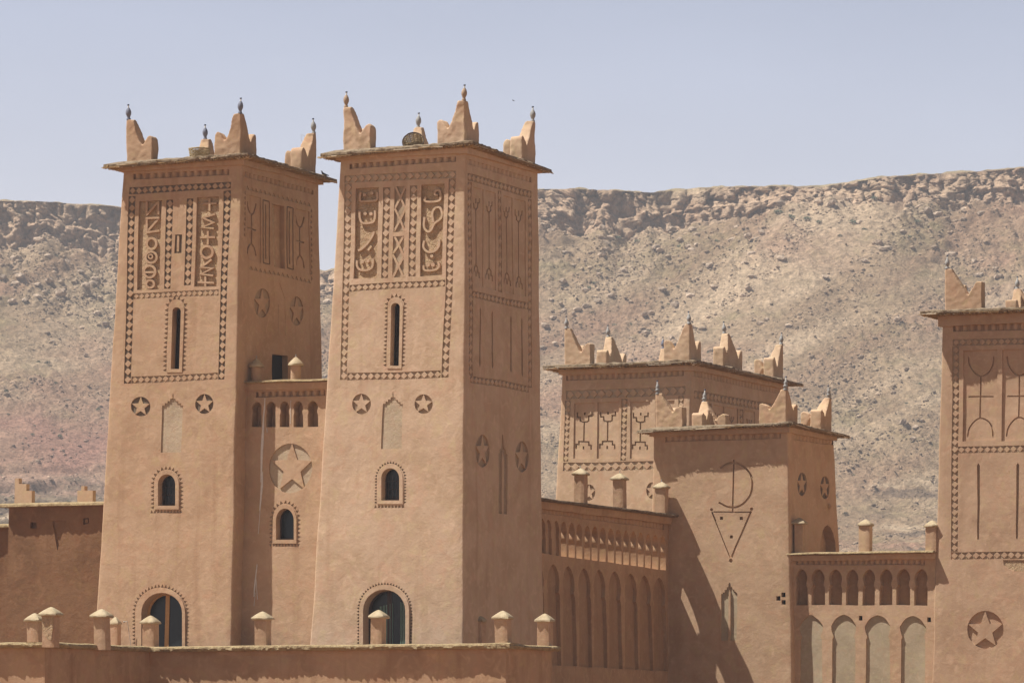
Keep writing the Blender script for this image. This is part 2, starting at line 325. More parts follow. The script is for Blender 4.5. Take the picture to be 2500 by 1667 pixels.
# diamond prism shared mesh
dm = bpy.data.meshes.new('diamond')
dm.from_pydata([(-.5,0,0),(0,-.5,0),(.5,0,0),(0,.5,0),(-.46,0,1),(0,-.46,1),(.46,0,1),(0,.46,1)], [], [(4,5,6,7),(0,1,5,4),(1,2,6,5),(2,3,7,6),(3,0,4,7)])
dmesh = {}
def dm_for(mk):
    if mk not in dmesh: m = dm.copy(); m.materials.append(M[mk]); dmesh[mk] = m
    return dmesh[mk]
class Building:
    """collects relief regions of a face, then builds wall and pieces"""
    def __init__(s, th, mats): s.th = th; s.mats = mats; s.reg = {}; s.later = []; s.mb = MB()
    def mi(s, m):
        if m is None: return None
        if m not in s.mats: s.mats.append(m)
        return s.mats.index(m)
    def hole(s, f, px, depth, m, z=0):
        p = [f.uv(q) for q in Z(z, px)]; s.reg.setdefault(id(f), []).append((p, depth, s.mi(m))); return p
    def isl(s, f, px, z=0): s.hole(f, px, 0.0, s.mats[0], z)
    def grooves(s, f, polys, depth, m, z=0):
        for p in polys: s.hole(f, p, depth, m, z)
    def piece(s, f, px, depth, mk, z=0, name='star', proud=-.004, holes=()):
        mb = MB(); p = [f.uv(q) for q in Z(z, px)]
        slab(mb, f, p, -depth-.01, proud, [[f.uv(q) for q in Z(z, h)] for h in holes]); return mb.build(name, s.th, [mk], smooth=30)
    def band(s, f, a, b, n=None, depth=.035, m='dark', stuff=False, edge='h', asp=1.0):
        """a, b: the two long sides in photo px, each (start, end)"""
        q = [f.uv(p) for p in (a[0], a[1], b[1], b[0])]
        s.reg.setdefault(id(f), []).append((q, depth, s.mi(m)))
        A0, A1, B1, B0 = [Vector(x) for x in q]
        L_ = ((A1-A0).length+(B1-B0).length)/2; W = ((A0-B0).length+(A1-B1).length)/2
        if n is None: n = max(1, round(L_/(W*asp*1.03)))
        du = ((A1-A0)+(B1-B0)).normalized(); dv = ((A0-B0)+(A1-B1)).normalized()
        mb = MB(); base = root(s.th); rnd = random.Random(n)
        for k in range(n):
            t = (k+.5)/n; c = (A0.lerp(A1, t)+B0.lerp(B1, t))/2; w_ = (A0.lerp(A1, t)-B0.lerp(B1, t)).length*rnd.uniform(.97, 1.03)
            l = L_/n*rnd.uniform(.95, 1.0); c = c+Vector((rnd.uniform(-.006, .006), rnd.uniform(-.006, .006)))
            Pc = f.J(c, -depth-.005); X = (f.U*du.x+f.V*du.y)*l; Y = (f.U*dv.x+f.V*dv.y)*w_; h = depth+.001+rnd.uniform(-.003, .002)
            mtx = Matrix(((X.x, Y.x, f.N.x*h, Pc.x), (X.y, Y.y, f.N.y*h, Pc.y), (X.z, Y.z, f.N.z*h, Pc.z), (0, 0, 0, 1)))
            if stuff: mb.add([mtx@v.co for v in dm.vertices], [tuple(p.vertices) for p in dm.polygons])
            else:
                o = bpy.data.objects.new('diamond_relief', dm_for(s.mats[0])); C.objects.link(o); o.parent = s.th
                o.matrix_basis = Matrix.Translation(-base)@mtx
        if stuff: mb.build('diamond_band', s.th, [s.mats[0]], kind='stuff')
    def dentils(s, f, a, b, n, depth=.13, m='clay', name='dentil'):
        """a top line, b bottom line: recess with rounded blocks"""
        q = [f.uv(p) for p in (a[0], a[1], b[1], b[0])]; s.reg.setdefault(id(f), []).append((q, depth, 0))
        A0, A1, B1, B0 = [Vector(x) for x in q]; base = root(s.th)
        for k in range(n):
            t = (k+.5)/n; T = A0.lerp(A1, t); Bm = B0.lerp(B1, t); wd = (A1-A0).length/n*.84; mb = MB(); vs = []
            m_ = 6
            for (c, inn) in ((T, 0), (Bm, .0)):
                for j in range(m_+1):
                    x = -1+2*j/m_; d = -depth-.01 if j in (0, m_) else -depth*(.75*x*x+.05)
                    if c is Bm: d -= depth*.25
                    vs.append(f.J((c.x+x*wd/2, c.y+(.015 if c is Bm else 0)), max(d, -depth-.01)))
            fs = [(j, m_+1+j, m_+2+j, j+1) for j in range(m_)]+[tuple(range(m_+1, 2*m_+2))]
            mb.add(vs, fs); mb.build(name, s.th, [s.mats[0]], smooth=60)
    def teeth(s, f, path, size, z=0, m='mid', depth=.03, out=1, closed=False, frac=.9, n=None):
        uv = [Vector(f.uv(p)) for p in Z(z, path)]
        if closed: uv.append(uv[0])
        seg = [(uv[i+1]-uv[i]).length for i in range(len(uv)-1)]; T = sum(seg); sz = size*ZW[z][2]/80
        n = n or max(1, round(T/(sz*1.05)))
        def at(d):
            for i, l in enumerate(seg):
                if d <= l or i == len(seg)-1: t = (uv[i+1]-uv[i]).normalized(); return uv[i]+t*d, t
                d -= l
        for k in range(n):
            p, t = at(T*(k+.5)/n); nrm = Vector((-t.y, t.x))*out; hw = T/n*frac/2
            s.reg.setdefault(id(f), []).append(([tuple(p-t*hw), tuple(p+t*hw), tuple(p+nrm*sz*.95)], depth, s.mi(m)))
    def wall(s, f, outer, **k): relief(s.mb, f, outer, s.reg.get(id(f), []), **k)
    def finish(s, name='wall', merge=.0015): return s.mb.build(name, s.th, [M[m] for m in s.mats], smooth=35, merge=merge)
    def opening(s, f, px, depth, z=0, frame='dwood', fw=.06, glassd=None, inner='pane', mull=None, floor='black'):
        """recessed window opening with frame and pane"""
        uvp = s.hole(f, px, depth, floor, z); gd = glassd or depth-.06
        cx = sum(p[0] for p in uvp)/len(uvp); cy = sum(p[1] for p in uvp)/len(uvp)
        sx = max(p[0] for p in uvp)-min(p[0] for p in uvp); sy = max(p[1] for p in uvp)-min(p[1] for p in uvp)
        inn = [(cx+(p[0]-cx)*(1-2*fw/sx), cy+(p[1]-cy)*(1-2*fw/sy)) for p in uvp]
        mb = MB(); slab(mb, f, uvp, -gd-.02, -gd+.03, [inn])
        if mull: slab(mb, f, [(cx-mull/2, min(p[1] for p in inn)), (cx+mull/2, min(p[1] for p in inn)), (cx+mull/2, max(p[1] for p in inn)), (cx-mull/2, max(p[1] for p in inn))], -gd-.02, -gd+.02)
        w_ = mb.build('window_frame', s.th, [M[frame]], smooth=40)
        mb = MB(); slab(mb, f, inn, -gd-.012, -gd-.004); mb.build('window_pane', w_, [M[inner]])
        return inn, gd, w_

def tower(name, label, mats, D, K, Lx, Rx, mf, zt_y, dback=None, top_rect=None):
    """K: ((xt,yt),(xb,yb)) photo px of the near corner; Lx, Rx: px of the far edges at the same two levels"""
    Kb = ray_at(*K[1], D); Yt = D+mf*ca; Kt = ray_at(*K[0], Yt)
    def along(Kp, e, px):
        r = (px-PX0)/F; return Kp+e*((r*Kp.y-Kp.x)/(e.x-r*e.y))
    Lb, Lt = along(Kb, eL, Lx[1]), along(Kt, eL, Lx[0]); Rb, Rt = along(Kb, eR, Rx[1]), along(Kt, eR, Rx[0])
    def lv(a, b, z): t = (z-a.z)/(b.z-a.z); return a+(b-a)*t
    zt = ray_at(K[0][0], zt_y, Yt).z
    g = {}
    for nm, z in (('b', 0.0), ('t', zt)):
        k_, l_, r_ = lv(Kb, Kt, z), lv(Lb, Lt, z), lv(Rb, Rt, z); g[nm] = dict(K=k_, L=l_, R=r_, B=l_+r_-k_)
    loc = (g['b']['K']+g['b']['B'])/2; loc.z = 0
    th = thing(name, loc, label, 'tower'); b = Building(th, mats)
    b.g = g; b.zt = zt
    b.FF = Face(g['b']['K'], FU, g['t']['K']-g['b']['K']); b.SF = Face(g['b']['K'], eR, g['t']['K']-g['b']['K'])
    return b
def close_tower(b, rr=.06, nv=44):
    g = b.g; f, s = b.FF, b.SF
    def edge(p0, p1, off): return [(p0[0]+(p1[0]-p0[0])*k/nv+off, p0[1]+(p1[1]-p0[1])*k/nv) for k in range(nv+1)]
    fk0, fk1 = f.uv3(g['b']['K']), f.uv3(g['t']['K']); fl0, fl1 = f.uv3(g['b']['L']), f.uv3(g['t']['L'])
    sk0, sk1 = s.uv3(g['b']['K']), s.uv3(g['t']['K']); sr0, sr1 = s.uv3(g['b']['R']), s.uv3(g['t']['R'])
    eKf = edge(fk0, fk1, -rr); eLf = edge(fl0, fl1, rr); eKs = edge(sk0, sk1, rr); eRs = edge(sr0, sr1, -rr)
    b.wall(f, eKf+eLf[::-1]); b.wall(s, eRs+eKs[::-1])
    kk = .42
    def strip(A, fa, B, fb, corner0, corner1):
        V = []
        for k in range(nv+1):
            c = corner0+(corner1-corner0)*k/nv; pa = fa.J(A[k]); pb = fb.J(B[k]) if fb else B[k]; c = c+jit(c)
            m = pa*.25+pb*.25+c*.5
            V += [pa, pa.lerp(m, .5).lerp(c, .18), m.lerp((pa+pb)/2, .12), pb.lerp(m, .5).lerp(c, .18), pb]
        b.mb.add(V, [(5*k+j, 5*k+j+1, 5*k+j+6, 5*k+j+5) for k in range(nv) for j in range(4)])
    strip(eKf, f, eKs, s, g['b']['K'], g['t']['K'])
    # hidden sides (left and rear), with rounded arrises on the silhouettes
    lf = Face(g['b']['L'], -eR, g['t']['L']-g['b']['L']); rf = Face(g['b']['R'], eL, g['t']['R']-g['b']['R'])
    ll0, ll1 = lf.uv3(g['b']['L']), lf.uv3(g['t']['L']); lb0, lb1 = lf.uv3(g['b']['B']), lf.uv3(g['t']['B'])
    e1 = edge(ll0, ll1, -rr); b.wall(lf, e1+edge(lb0, lb1, 0)[::-1])
    strip(e1, lf, eLf, f, g['b']['L'], g['t']['L'])
    r0, r1 = rf.uv3(g['b']['R']), rf.uv3(g['t']['R']); q0, q1 = rf.uv3(g['b']['B']), rf.uv3(g['t']['B'])
    e2 = edge(r0, r1, rr); b.wall(rf, [(x, y) for x, y in edge(q0, q1, 0)[::-1]]+e2)
    strip(eRs, s, e2, rf, g['b']['R'], g['t']['R'])
    t = g['t']; b.mb.add([t['L'], t['K'], t['R'], t['B']], [(0, 1, 2, 3)])
    b.finish()
def expand(t, e):
    K, L_, Rr, B = t['K'], t['L'], t['R'], t['B']
    return [L_+eL*e-eR*e, K-eL*e-eR*e, Rr-eL*e+eR*e, B+eL*e+eR*e]
def ring(b, e, z0, z1, name='cornice', mk=None):
    """projecting band round the tower top"""
    o = [Vector((p.x, p.y, 0)) for p in expand(b.g['t'], e)]; i = [Vector((p.x, p.y, 0)) for p in expand(b.g['t'], -.25)]
    mb = MB(); n = 26
    for k in range(4):
        a, c, ia, ic = o[k], o[(k+1) % 4], i[k], i[(k+1) % 4]; V = []
        for j in range(n+1):
            p = a.lerp(c, j/n); q = ia.lerp(ic, j/n); jj = jit(p+Vector((0, 0, z0)), 1.0)
            jj2 = Vector((0, 0, noise.noise(p*1.3)*.02))
            V += [q+Vector((0, 0, z0)), p+jj+jj2+Vector((0, 0, z0)), p+jj*1.3+Vector((0, 0, (z0+z1)/2)), p+jj+Vector((0, 0, z1)), q+Vector((0, 0, z1))]
        mb.add(V, [(5*j+m, 5*j+5+m, 5*j+6+m, 5*j+1+m) for j in range(n) for m in range(4)])
    mb.build(name, b.th, [mk or b.mats[0]], smooth=50, merge=.002)
def eave(b, e, th=.14, dz=(-.06, 0, -.08, -.05), z=None, tip=.12, dens=26, tip2=None):
    """reed and mud roof slab overhanging the tower, with the reed ends under it"""
    z = b.zt if z is None else z; rnd = random.Random(int(e*1000)+len(b.mats)); t = b.g['t']
    o = expand(t, e); dirs = [eL-eR, -eL-eR, -eL+eR, eL+eR]; inn = expand(t, -.3)
    for k in range(4): o[k] = o[k]+dirs[k].normalized()*(tip if k == 0 else tip*.3 if k != 2 else (tip if tip2 is None else tip2)); o[k].z = z+dz[k]; inn[k].z = z+.03
    mb = MB(); V = []; cols = 0
    for k in range(4):
        a, c, ia, ic = o[k], o[(k+1) % 4], inn[k], inn[(k+1) % 4]; n = int((c-a).length/.07)
        mid = (a+c)/2; d = (c-a).normalized(); nr = Vector((d.y, -d.x, 0))
        if nr.dot(mid-(t['K']+t['B'])/2) < 0: nr = -nr
        for j in range(n):
            s = j/n; bow = 4*s*(1-s); p = a.lerp(c, s)-nr*bow*.05; p.z += .02*noise.noise(p*1.1)+.03*bow*0; q = ia.lerp(ic, s)
            rg = noise.noise(p*7)*.035+rnd.uniform(-.012, .012); t_ = th*(.75+.5*abs(noise.noise(p*3.1)))
            V += [q+Vector((0, 0, th*.9+.02)), p.lerp(q, .45)+Vector((0, 0, t_+.025)), p+nr*rg+Vector((0, 0, t_*.9)), p+nr*(rg+.012)+Vector((0, 0, t_*.35)), p-nr*.03+Vector((0, 0, rnd.uniform(-.01, .01))), q-Vector((0, 0, .0))]; cols += 1
    m = 6; mb.add(V, [(m*j+i, m*j+i+1, m*((j+1) % cols)+i+1, m*((j+1) % cols)+i) for j in range(cols) for i in range(m-1)])
    b0 = len(mb.v)-len(V); mb.f.append(tuple(b0+m*j for j in range(cols))); mb.m.append(0)
    rf = mb.build('roof_slab', b.th, ['reedroof'], smooth=50)
    rd = MB()
    for k in (0, 1, 3):
        a, c = o[k], o[(k+1) % 4]; d = (c-a).normalized(); nr = Vector((d.y, -d.x, 0)); mid = (a+c)/2
        if nr.dot(mid-(t['K']+t['B'])/2) < 0: nr = -nr
        n = int((c-a).length*dens)
        for j in range(n):
            s = (j+rnd.random())/n; bow = 4*s*(1-s); p = a.lerp(c, s)-nr*bow*.05
            l = e+.12 if .05 < s < .95 else .2; sk = d*rnd.uniform(-.09, .09)
            A = p+nr*rnd.uniform(-.06, .035)+Vector((0, 0, rnd.uniform(-.025, .01))); Bp = p-nr*l*.95+sk; Bp.z = z-.03+rnd.uniform(-.02, .0)
            rd.bar(A, Bp, rnd.uniform(.010, .017), 4, 1 if rnd.random() < .12 else 0)
        for j in range(7):   # long canes laid along the edge
            s0 = rnd.uniform(-.02, .75); s1 = s0+rnd.uniform(.12, .3); off = rnd.uniform(-.03, .03)
            rd.bar(a.lerp(c, s0)+nr*(off-.05*4*s0*(1-s0))+Vector((0, 0, rnd.uniform(-.01, th*.6))), a.lerp(c, min(1.02, s1))+nr*(off-.05*4*s1*(1-s1))+Vector((0, 0, rnd.uniform(-.01, th*.6))), .012, 4, 1 if rnd.random() < .35 else 0)
    for k in (0, 2):
        for j in range(9):
            q = o[k]; dr = dirs[k].normalized(); side = FU if k == 0 else eR
            a = q-side*(-.5 if k == 0 else .5)*1.0; st = q+(side*(.55) if k == 0 else side*-.55)-eR*0+dr*rnd.uniform(-.15, .02)
            en = q+(-side if k == 0 else side)*rnd.uniform(-.02, .12)+dr*rnd.uniform(-.12, .03)
            st.z = q.z+rnd.uniform(-.01, .05); en.z = q.z+rnd.uniform(-.01, .04); rd.bar(st, en, .013, 4, 1 if rnd.random() < .6 else 0)
    rd.build('reed_fringe', b.th, ['reed', 'reedpale'], kind='stuff')

# ---- merlons
def evalmesh(o):
    dg = bpy.context.evaluated_depsgraph_get(); me = bpy.data.meshes.new_from_object(o.evaluated_get(dg)); return me
mer_cache = {}
def merlon_mesh(mk, kind, W1=.95, W2=1.1, H=1.36, t=.42, notch=.52, horn=.80, sq=0.0, wt=.27, vox=.033, seed=0):
    """corner merlon: wing 1 along +x, wing 2 along +y from the origin corner; kind 'mid': both wings along +-y"""
    key = (mk, kind, W1, W2, H, t, sq, seed)
    if key in mer_cache: return mer_cache[key]
    mb = MB()
    def prof(W):
        hw = W*.36; xn = W-hw*1.02
        pts = [(0, -.12), (W, -.12), (W, horn-.12*(1-sq)), (W-.03, horn-.04*(1-sq)), (W-hw*.28, horn+.02), (W-hw*(.55-.1*sq), horn-.03), (xn+.08, notch+.14), (xn, notch), (xn-.06, notch+.06)]
        for k in range(1, 6):
            q = k/6; x = (xn-.06)*(1-q)+wt*1.1*q; pts.append((x-.03*math.sin(q*math.pi)*(1-sq), notch+.06+(H-.1-notch-.06)*(q**(.95))))
        pts += [(wt, H-.05), (wt*.75, H), (.05, H), (.015, H-.07)]
        return pts
    def wing(W, fn, thick):
        p = prof(W); n = len(p); V = []
        def tk(h): return thick if h <= notch+.25 else thick+(wt-thick)*min(1, (h-notch-.25)/(H-notch-.3))
        for x, h in p: V.append(fn(x, 0, h))
        for x, h in p: V.append(fn(x, tk(h) if x < W*.55 else thick, h))
        mb.add(V, [tuple(range(n)), tuple(range(2*n-1, n-1, -1))]+[(i, n+i, n+(i+1) % n, (i+1) % n) for i in range(n)])
    if kind == 'corner':
        wing(W1, lambda x, y, h: (x, y, h), t); wing(W2, lambda x, y, h: (y, x, h), t)
    else:
        wing(W2, lambda x, y, h: (y, x-.10, h), t); wing(W2, lambda x, y, h: (y, -x+.10, h), t)
    me = bpy.data.meshes.new('merlon'); me.from_pydata(mb.v, [], mb.f)
    bm = bmesh.new(); bm.from_mesh(me); bmesh.ops.recalc_face_normals(bm, faces=bm.faces); bm.to_mesh(me); bm.free()
    o = bpy.data.objects.new('tmp', me); C.objects.link(o)
    rm = o.modifiers.new('r', 'REMESH'); rm.mode = 'VOXEL'; rm.voxel_size = vox
    sm = o.modifiers.new('s', 'SMOOTH'); sm.iterations = 2 if sq < .5 else 1; sm.factor = .5
    bpy.context.view_layer.update(); m2 = evalmesh(o); bpy.data.objects.remove(o)
    for v in m2.vertices:
        q = Vector(v.co)+Vector((seed*3.3, 0, 0)); v.co = v.co+noise.noise_vector(q*2.2)*(.030 if sq < .4 else .012)+noise.noise_vector(q*7)*.009
    for p in m2.polygons: p.use_smooth = True
    m2.materials.clear(); m2.materials.append(M[mk]); mer_cache[key] = m2; m2.name = 'merlon'; return m2
fin_cache = {}
def finial(parent, loc, style, s=1.0, rnd=random.Random(5)):
    """clay pot with a bottle neck on the spike; loc relative to parent"""
    if style not in fin_cache:
        mb = MB()
        prof = {'a': [(.045, 0), (.062, .03), (.06, .07), (.04, .10), (.05, .13), (.078, .20), (.08, .26), (.062, .32), (.035, .37)],
                'c': [(.055, 0), (.075, .035), (.07, .075), (.042, .10), (.06, .14), (.078, .19), (.068, .25), (.045, .30), (.03, .34)],
                'd': [(.07, 0), (.085, .03), (.05, .07), (.055, .10), (.088, .13), (.055, .165), (.05, .19), (.065, .23), (.04, .29), (.022, .33)]}[style[0]]
        top = [(.022, prof[-1][1]+.005), (.02, prof[-1][1]+.07)]; cp = [(.03, prof[-1][1]+.07), (.03, prof[-1][1]+.105), (0.001, prof[-1][1]+.108)]
        n = 12
        for mi, pr in ((0, prof), (1, top), (2, cp)):
            V = [(r*math.cos(2*math.pi*k/n), r*math.sin(2*math.pi*k/n), z) for r, z in pr for k in range(n)]
            mb.add(V, [(i*n+k, i*n+(k+1) % n, (i+1)*n+(k+1) % n, (i+1)*n+k) for i in range(len(pr)-1) for k in range(n)], mi)
        me = bpy.data.meshes.new('finial'); me.from_pydata(mb.v, [], mb.f); me.polygons.foreach_set('material_index', mb.m)
        for m in ({'1': M['potblue'], '2': M['potgrey'], '3': M['potbrown']}[style[1]], M['glassn'], M['cap_blue']): me.materials.append(m)
        for p in me.polygons: p.use_smooth = True
        fin_cache[style] = me
    o = bpy.data.objects.new('bottle_finial', fin_cache[style]); C.objects.link(o); o.parent = parent
    o.location = loc; s *= 1.12; o.scale = (s, s, s); o.rotation_euler = (rnd.uniform(-.06, .06), rnd.uniform(-.06, .06), rnd.uniform(0, 6)); return o
def merlon(b, mk, corner, X, Y, z, style, fs=1.0, kind='corner', **kw):
    """X, Y: world directions of the two wings"""
    me = merlon_mesh(mk, kind, **kw); H = kw.get('H', 1.36)
    X = Vector(X).normalized(); Y = Vector(Y).normalized()
    if X.cross(Y).z < 0:   # mirror by swapping axes with a flipped copy of the mesh
        key = (me.name, 'flip')
        if key not in mer_cache:
            m3 = me.copy()
            for v in m3.vertices: v.co = (v.co.y, v.co.x, v.co.z)
            m3.flip_normals(); mer_cache[key] = m3
        me = mer_cache[key]; X, Y = Y, X
    o = bpy.data.objects.new('merlon', me); C.objects.link(o); o.parent = b.th
    mt = Matrix(((X.x, Y.x, 0, 0), (X.y, Y.y, 0, 0), (0, 0, 1, 0), (0, 0, 0, 1)))
    o.matrix_basis = Matrix.Translation(Vector((corner.x, corner.y, z))-root(b.th))@mt
    if style: finial(o, (.07 if kind == 'corner' else .07, .07 if kind == 'corner' else 0, H-.04), style, fs)
    return o
def crown(b, mk, z, styles, inset=.05, mids=(), fs=1.0, **kw):
    t = b.g['t']; c = {k: Vector((v.x, v.y, 0)) for k, v in t.items()}
    i = inset
    if styles.get('L'): merlon(b, mk, c['L']-eL*i+eR*i, -eL, eR, z, styles['L'], fs, **kw)
    if styles.get('K'): merlon(b, mk, c['K']+eL*i+eR*i, eL, eR, z, styles['K'], fs, **kw)
    if styles.get('R'): merlon(b, mk, c['R']+eL*i-eR*i, eL, -eR, z, styles['R'], fs, **kw)
    if styles.get('B'): merlon(b, mk, c['B']-eL*i-eR*i, -eL, -eR, z, styles['B'], fs, **kw)
    for side, fr in mids:
        if side == 'R': p = c['K'].lerp(c['R'], fr)+eL*(i+kw.get('t', .42)); merlon(b, mk, p, -eL, eR, z, styles['m'], fs, kind='mid', **kw)
        if side == 'L': p = c['L'].lerp(c['B'], fr)-eL*i; merlon(b, mk, p, -eL, eR, z, styles['m'], fs, kind='mid', **kw)

# ---- parapet posts, copings
def post(th, base, w_, h, cw, ch, mk, capmk='cap', rnd=random.Random(9), round_=False, stick=False, lean=0.0):
    n = 3; V = []; mb = MB(); X, Y = FU, eR
    hw = w_/2; lx, ly = rnd.uniform(-.035, .035), rnd.uniform(-.03, .03)
    per = []
    m_ = 5
    for k in range(4):
        a = ((-1, -1), (1, -1), (1, 1), (-1, 1))[k]; c = ((1, -1), (1, 1), (-1, 1), (-1, -1))[k]
        for j in range(m_): t = .06+j/m_*.9; per.append((a[0]+(c[0]-a[0])*t, a[1]+(c[1]-a[1])*t))
    if round_: per = [(math.cos(k*math.pi/10)*1.05, math.sin(k*math.pi/10)*1.05) for k in range(20)]
    nl = 8; np_ = len(per)
    for l in range(nl+1):
        for (x, y) in per:
            p = base+X*(x*hw*(1-.03*l/nl)+lx*h*l/nl)+Y*(y*hw+ly*h*l/nl)+Vector((0, 0, h*l/nl-.05*(l == 0))); V.append(p+jit(p*1.7, .45))
    mb.add(V, [(l*np_+k, l*np_+(k+1) % np_, (l+1)*np_+(k+1) % np_, (l+1)*np_+k) for l in range(nl) for k in range(np_)])
    o = mb.build('parapet_post', th, [mk], smooth=28 if not round_ else 55)
    mb = MB(); V = []; c = cw/2
    levels = [(.86, -.015), (1.0, .0), (1.02, .035), (.97, .06), (.62, .06+(ch-.06)*.45), (.25, .06+(ch-.06)*.86), (.06, ch)]
    sd = rnd.uniform(0, 50)
    for li, (s, z) in enumerate(levels):
        for (x, y) in per:
            q = Vector((x*c*s, y*c*s, z)); jr = noise.noise(Vector((x*3+sd, y*3, li*.4)))*.11*s*(1 if li < 4 else .35)
            p = base+X*(q.x*(1+jr)+lx*h)+Y*(q.y*(1+jr)+ly*h)+Vector((0, 0, h+q.z+(noise.noise(Vector((x*4+sd, y*4, 2)))*.02 if li < 2 else 0))); V.append(p)
    mb.add(V, [(l*np_+k, l*np_+(k+1) % np_, (l+1)*np_+(k+1) % np_, (l+1)*np_+k) for l in range(len(levels)-1) for k in range(np_)]+[tuple(range(np_-1, -1, -1)), tuple((len(levels)-1)*np_+k for k in range(np_))])
    mb.build('cap', o, [capmk], smooth=45)
    if stick:
        mb = MB(); mb.bar(base+Vector((0, 0, h+ch-.02)), base+Vector((.01, 0, h+ch+.09)), .014, 5); mb.build('stick', o, ['potgrey'])
    return o
def coping(th, A, B, Nn, out=.22, inn=.45, tk=.10, mk='coping', name='coping', slope=.04, rag=.03, step=.045, ends=0.0):
    """crumbly mud slab along a wall top from A to B; Nn outward normal"""
    d = (B-A); n = int(d.length/step); dn = d.normalized(); mb = MB(); V = []
    for k in range(n+1):
        p = A+d*k/n; r1 = noise.noise(p*9)*rag+noise.noise(p*2.3)*rag*.7; r2 = noise.noise(p*11+Vector((5, 0, 0)))*rag*1.3
        zz = noise.noise(p*1.2)*.018; t_ = tk*(.8+.5*abs(noise.noise(p*5)))
        V += [p-Nn*inn+Vector((0, 0, tk+zz)), p+Nn*(out*.35)+Vector((0, 0, tk+.008+zz)), p+Nn*(out-.02+r1*.6)+Vector((0, 0, tk-slope*.5+zz)), p+Nn*(out+r1)+Vector((0, 0, tk-slope-.02+zz)),
              p+Nn*(out-.02+r2)+Vector((0, 0, tk-t_*.85+zz)), p+Nn*(out-.07+r1)+Vector((0, 0, -.01+r2*.4)), p+Nn*.02, p-Nn*inn]
    m = 8; F_ = [(m*j+i, m*j+i+1, m*(j+1)+i+1, m*(j+1)+i) for j in range(n) for i in range(m)if i < m-1]
    F_ += [(m*j+m-1, m*j, m*(j+1), m*(j+1)+m-1) for j in range(n)]
    F_ += [tuple(range(m-1, -1, -1)), tuple(m*n+i for i in range(m))]
    mb.add(V, F_); return mb.build(name, th, [mk], smooth=40)
def ledge(th, A, B, Nn, out, h, mk, name='cornice'):
    """clay band under a coping: from A to B (bottom line), h high"""
    d = B-A; n = max(2, int(d.length/.3)); mb = MB(); V = []
    for k in range(n+1):
        p = A+d*k/n; jj = jit(p); V += [p-Nn*.05, p+Nn*out*.8+jj, p+Nn*out+jj+Vector((0, 0, h*.5)), p+Nn*out+jj+Vector((0, 0, h)), p-Nn*.05+Vector((0, 0, h))]
    mb.add(V, [(5*j+i, 5*j+i+1, 5*j+6+i, 5*j+5+i) for j in range(n) for i in range(4)]+[(4, 3, 2, 1, 0), tuple(5*n+i for i in range(5))])
    return mb.build(name, th, [mk], smooth=50)
# =================================================================== buildings
def behind(f, px, d):
    """point d metres behind the face that shows at photo px"""
    g = Face(f.o-f.N*d, f.U, f.V); return g.P(g.uv(px))
def px_of(p): return (PX0+p.x/p.y*F, HY-(p.z-CZ)/p.y*F)
def slide(p, e, px):
    r = (px-PX0)/F; return p+e*((r*p.y-p.x)/(e.x-r*e.y))
def wstroke(k, pts, w, taper=False): return stroke(Z(k, pts), w*ZW[k][2], taper)
def stars(b, f, z, cx, cy, rx, ry, m, depth=.05, inner=.42, rot=0.0):
    b.hole(f, ellipse(cx, cy, rx, ry), depth, m, z)
    b.piece(f, star(cx, cy, rx*.985, ry*.985, inner, rot), depth, b.mats[0], z, 'star')
def surround(b, f, z, outer, inner, proud=.03):
    mb = MB(); slab(mb, f, [f.uv(q) for q in Z(z, outer)], -.02, proud, [[f.uv(q) for q in Z(z, inner)]])
    return mb.build('window_surround', b.th, [b.mats[0]], smooth=30)

# ------------------------------------------------------------------ tower A (left)
A = tower('kasbah_tower', 'tall left clay tower with geometric letter panels and a pigeon on its reed roof', ['clay'], 153.05, ((590, 400), (564, 1560)), (301, 231), (778.5, 796), .9, 388)
f, s = A.FF, A.SF
A.dentils(f, Z(1, [(330,640),(1060,608)]), Z(1, [(330,682),(1060,652)]), 13)
A.dentils(s, Z(1, [(1165,618),(1712,765)]), Z(1, [(1165,660),(1712,803)]), 17, depth=.08)
A.band(f, Z(1, [(305,742),(1075,702)]), Z(1, [(300,797),(1072,752)]), asp=1.0)
A.band(f, Z(1, [(298,812)])+Z(3, [(262,800)]), Z(1, [(350,808)])+Z(3, [(315,797)]))
A.band(f, Z(1, [(1020,772)])+Z(3, [(980,775)]), Z(1, [(1075,765)])+Z(3, [(1028,774)]))
A.band(f, Z(1, [(585,840),(563,1520)]), Z(1, [(637,838),(613,1520)]))
A.band(f, Z(1, [(740,832),(718,1497)]), Z(1, [(790,830),(770,1495)]))
A.band(f, Z(3, [(332,112),(985,84)]), Z(3, [(332,155),(985,130)]), m='greyclay')
A.band(f, Z(3, [(320,745),(978,722)]), Z(3, [(318,797),(976,772)]), m='mid')
A.hole(f, [(68,128),(412,118),(365,1480),(25,1492)], .09, 'rough', 'A'); A.hole(f, [(945,75),(1280,55),(1248,1440),(905,1445)], .09, 'rough', 'A')
A.hole(f, [(612,645),(718,643),(710,925),(596,930)], .05, 'dark', 'A'); A.piece(f, [(640,665),(672,665),(668,905),(634,905)], .05, 'clay', 'A', 'panel_bar')
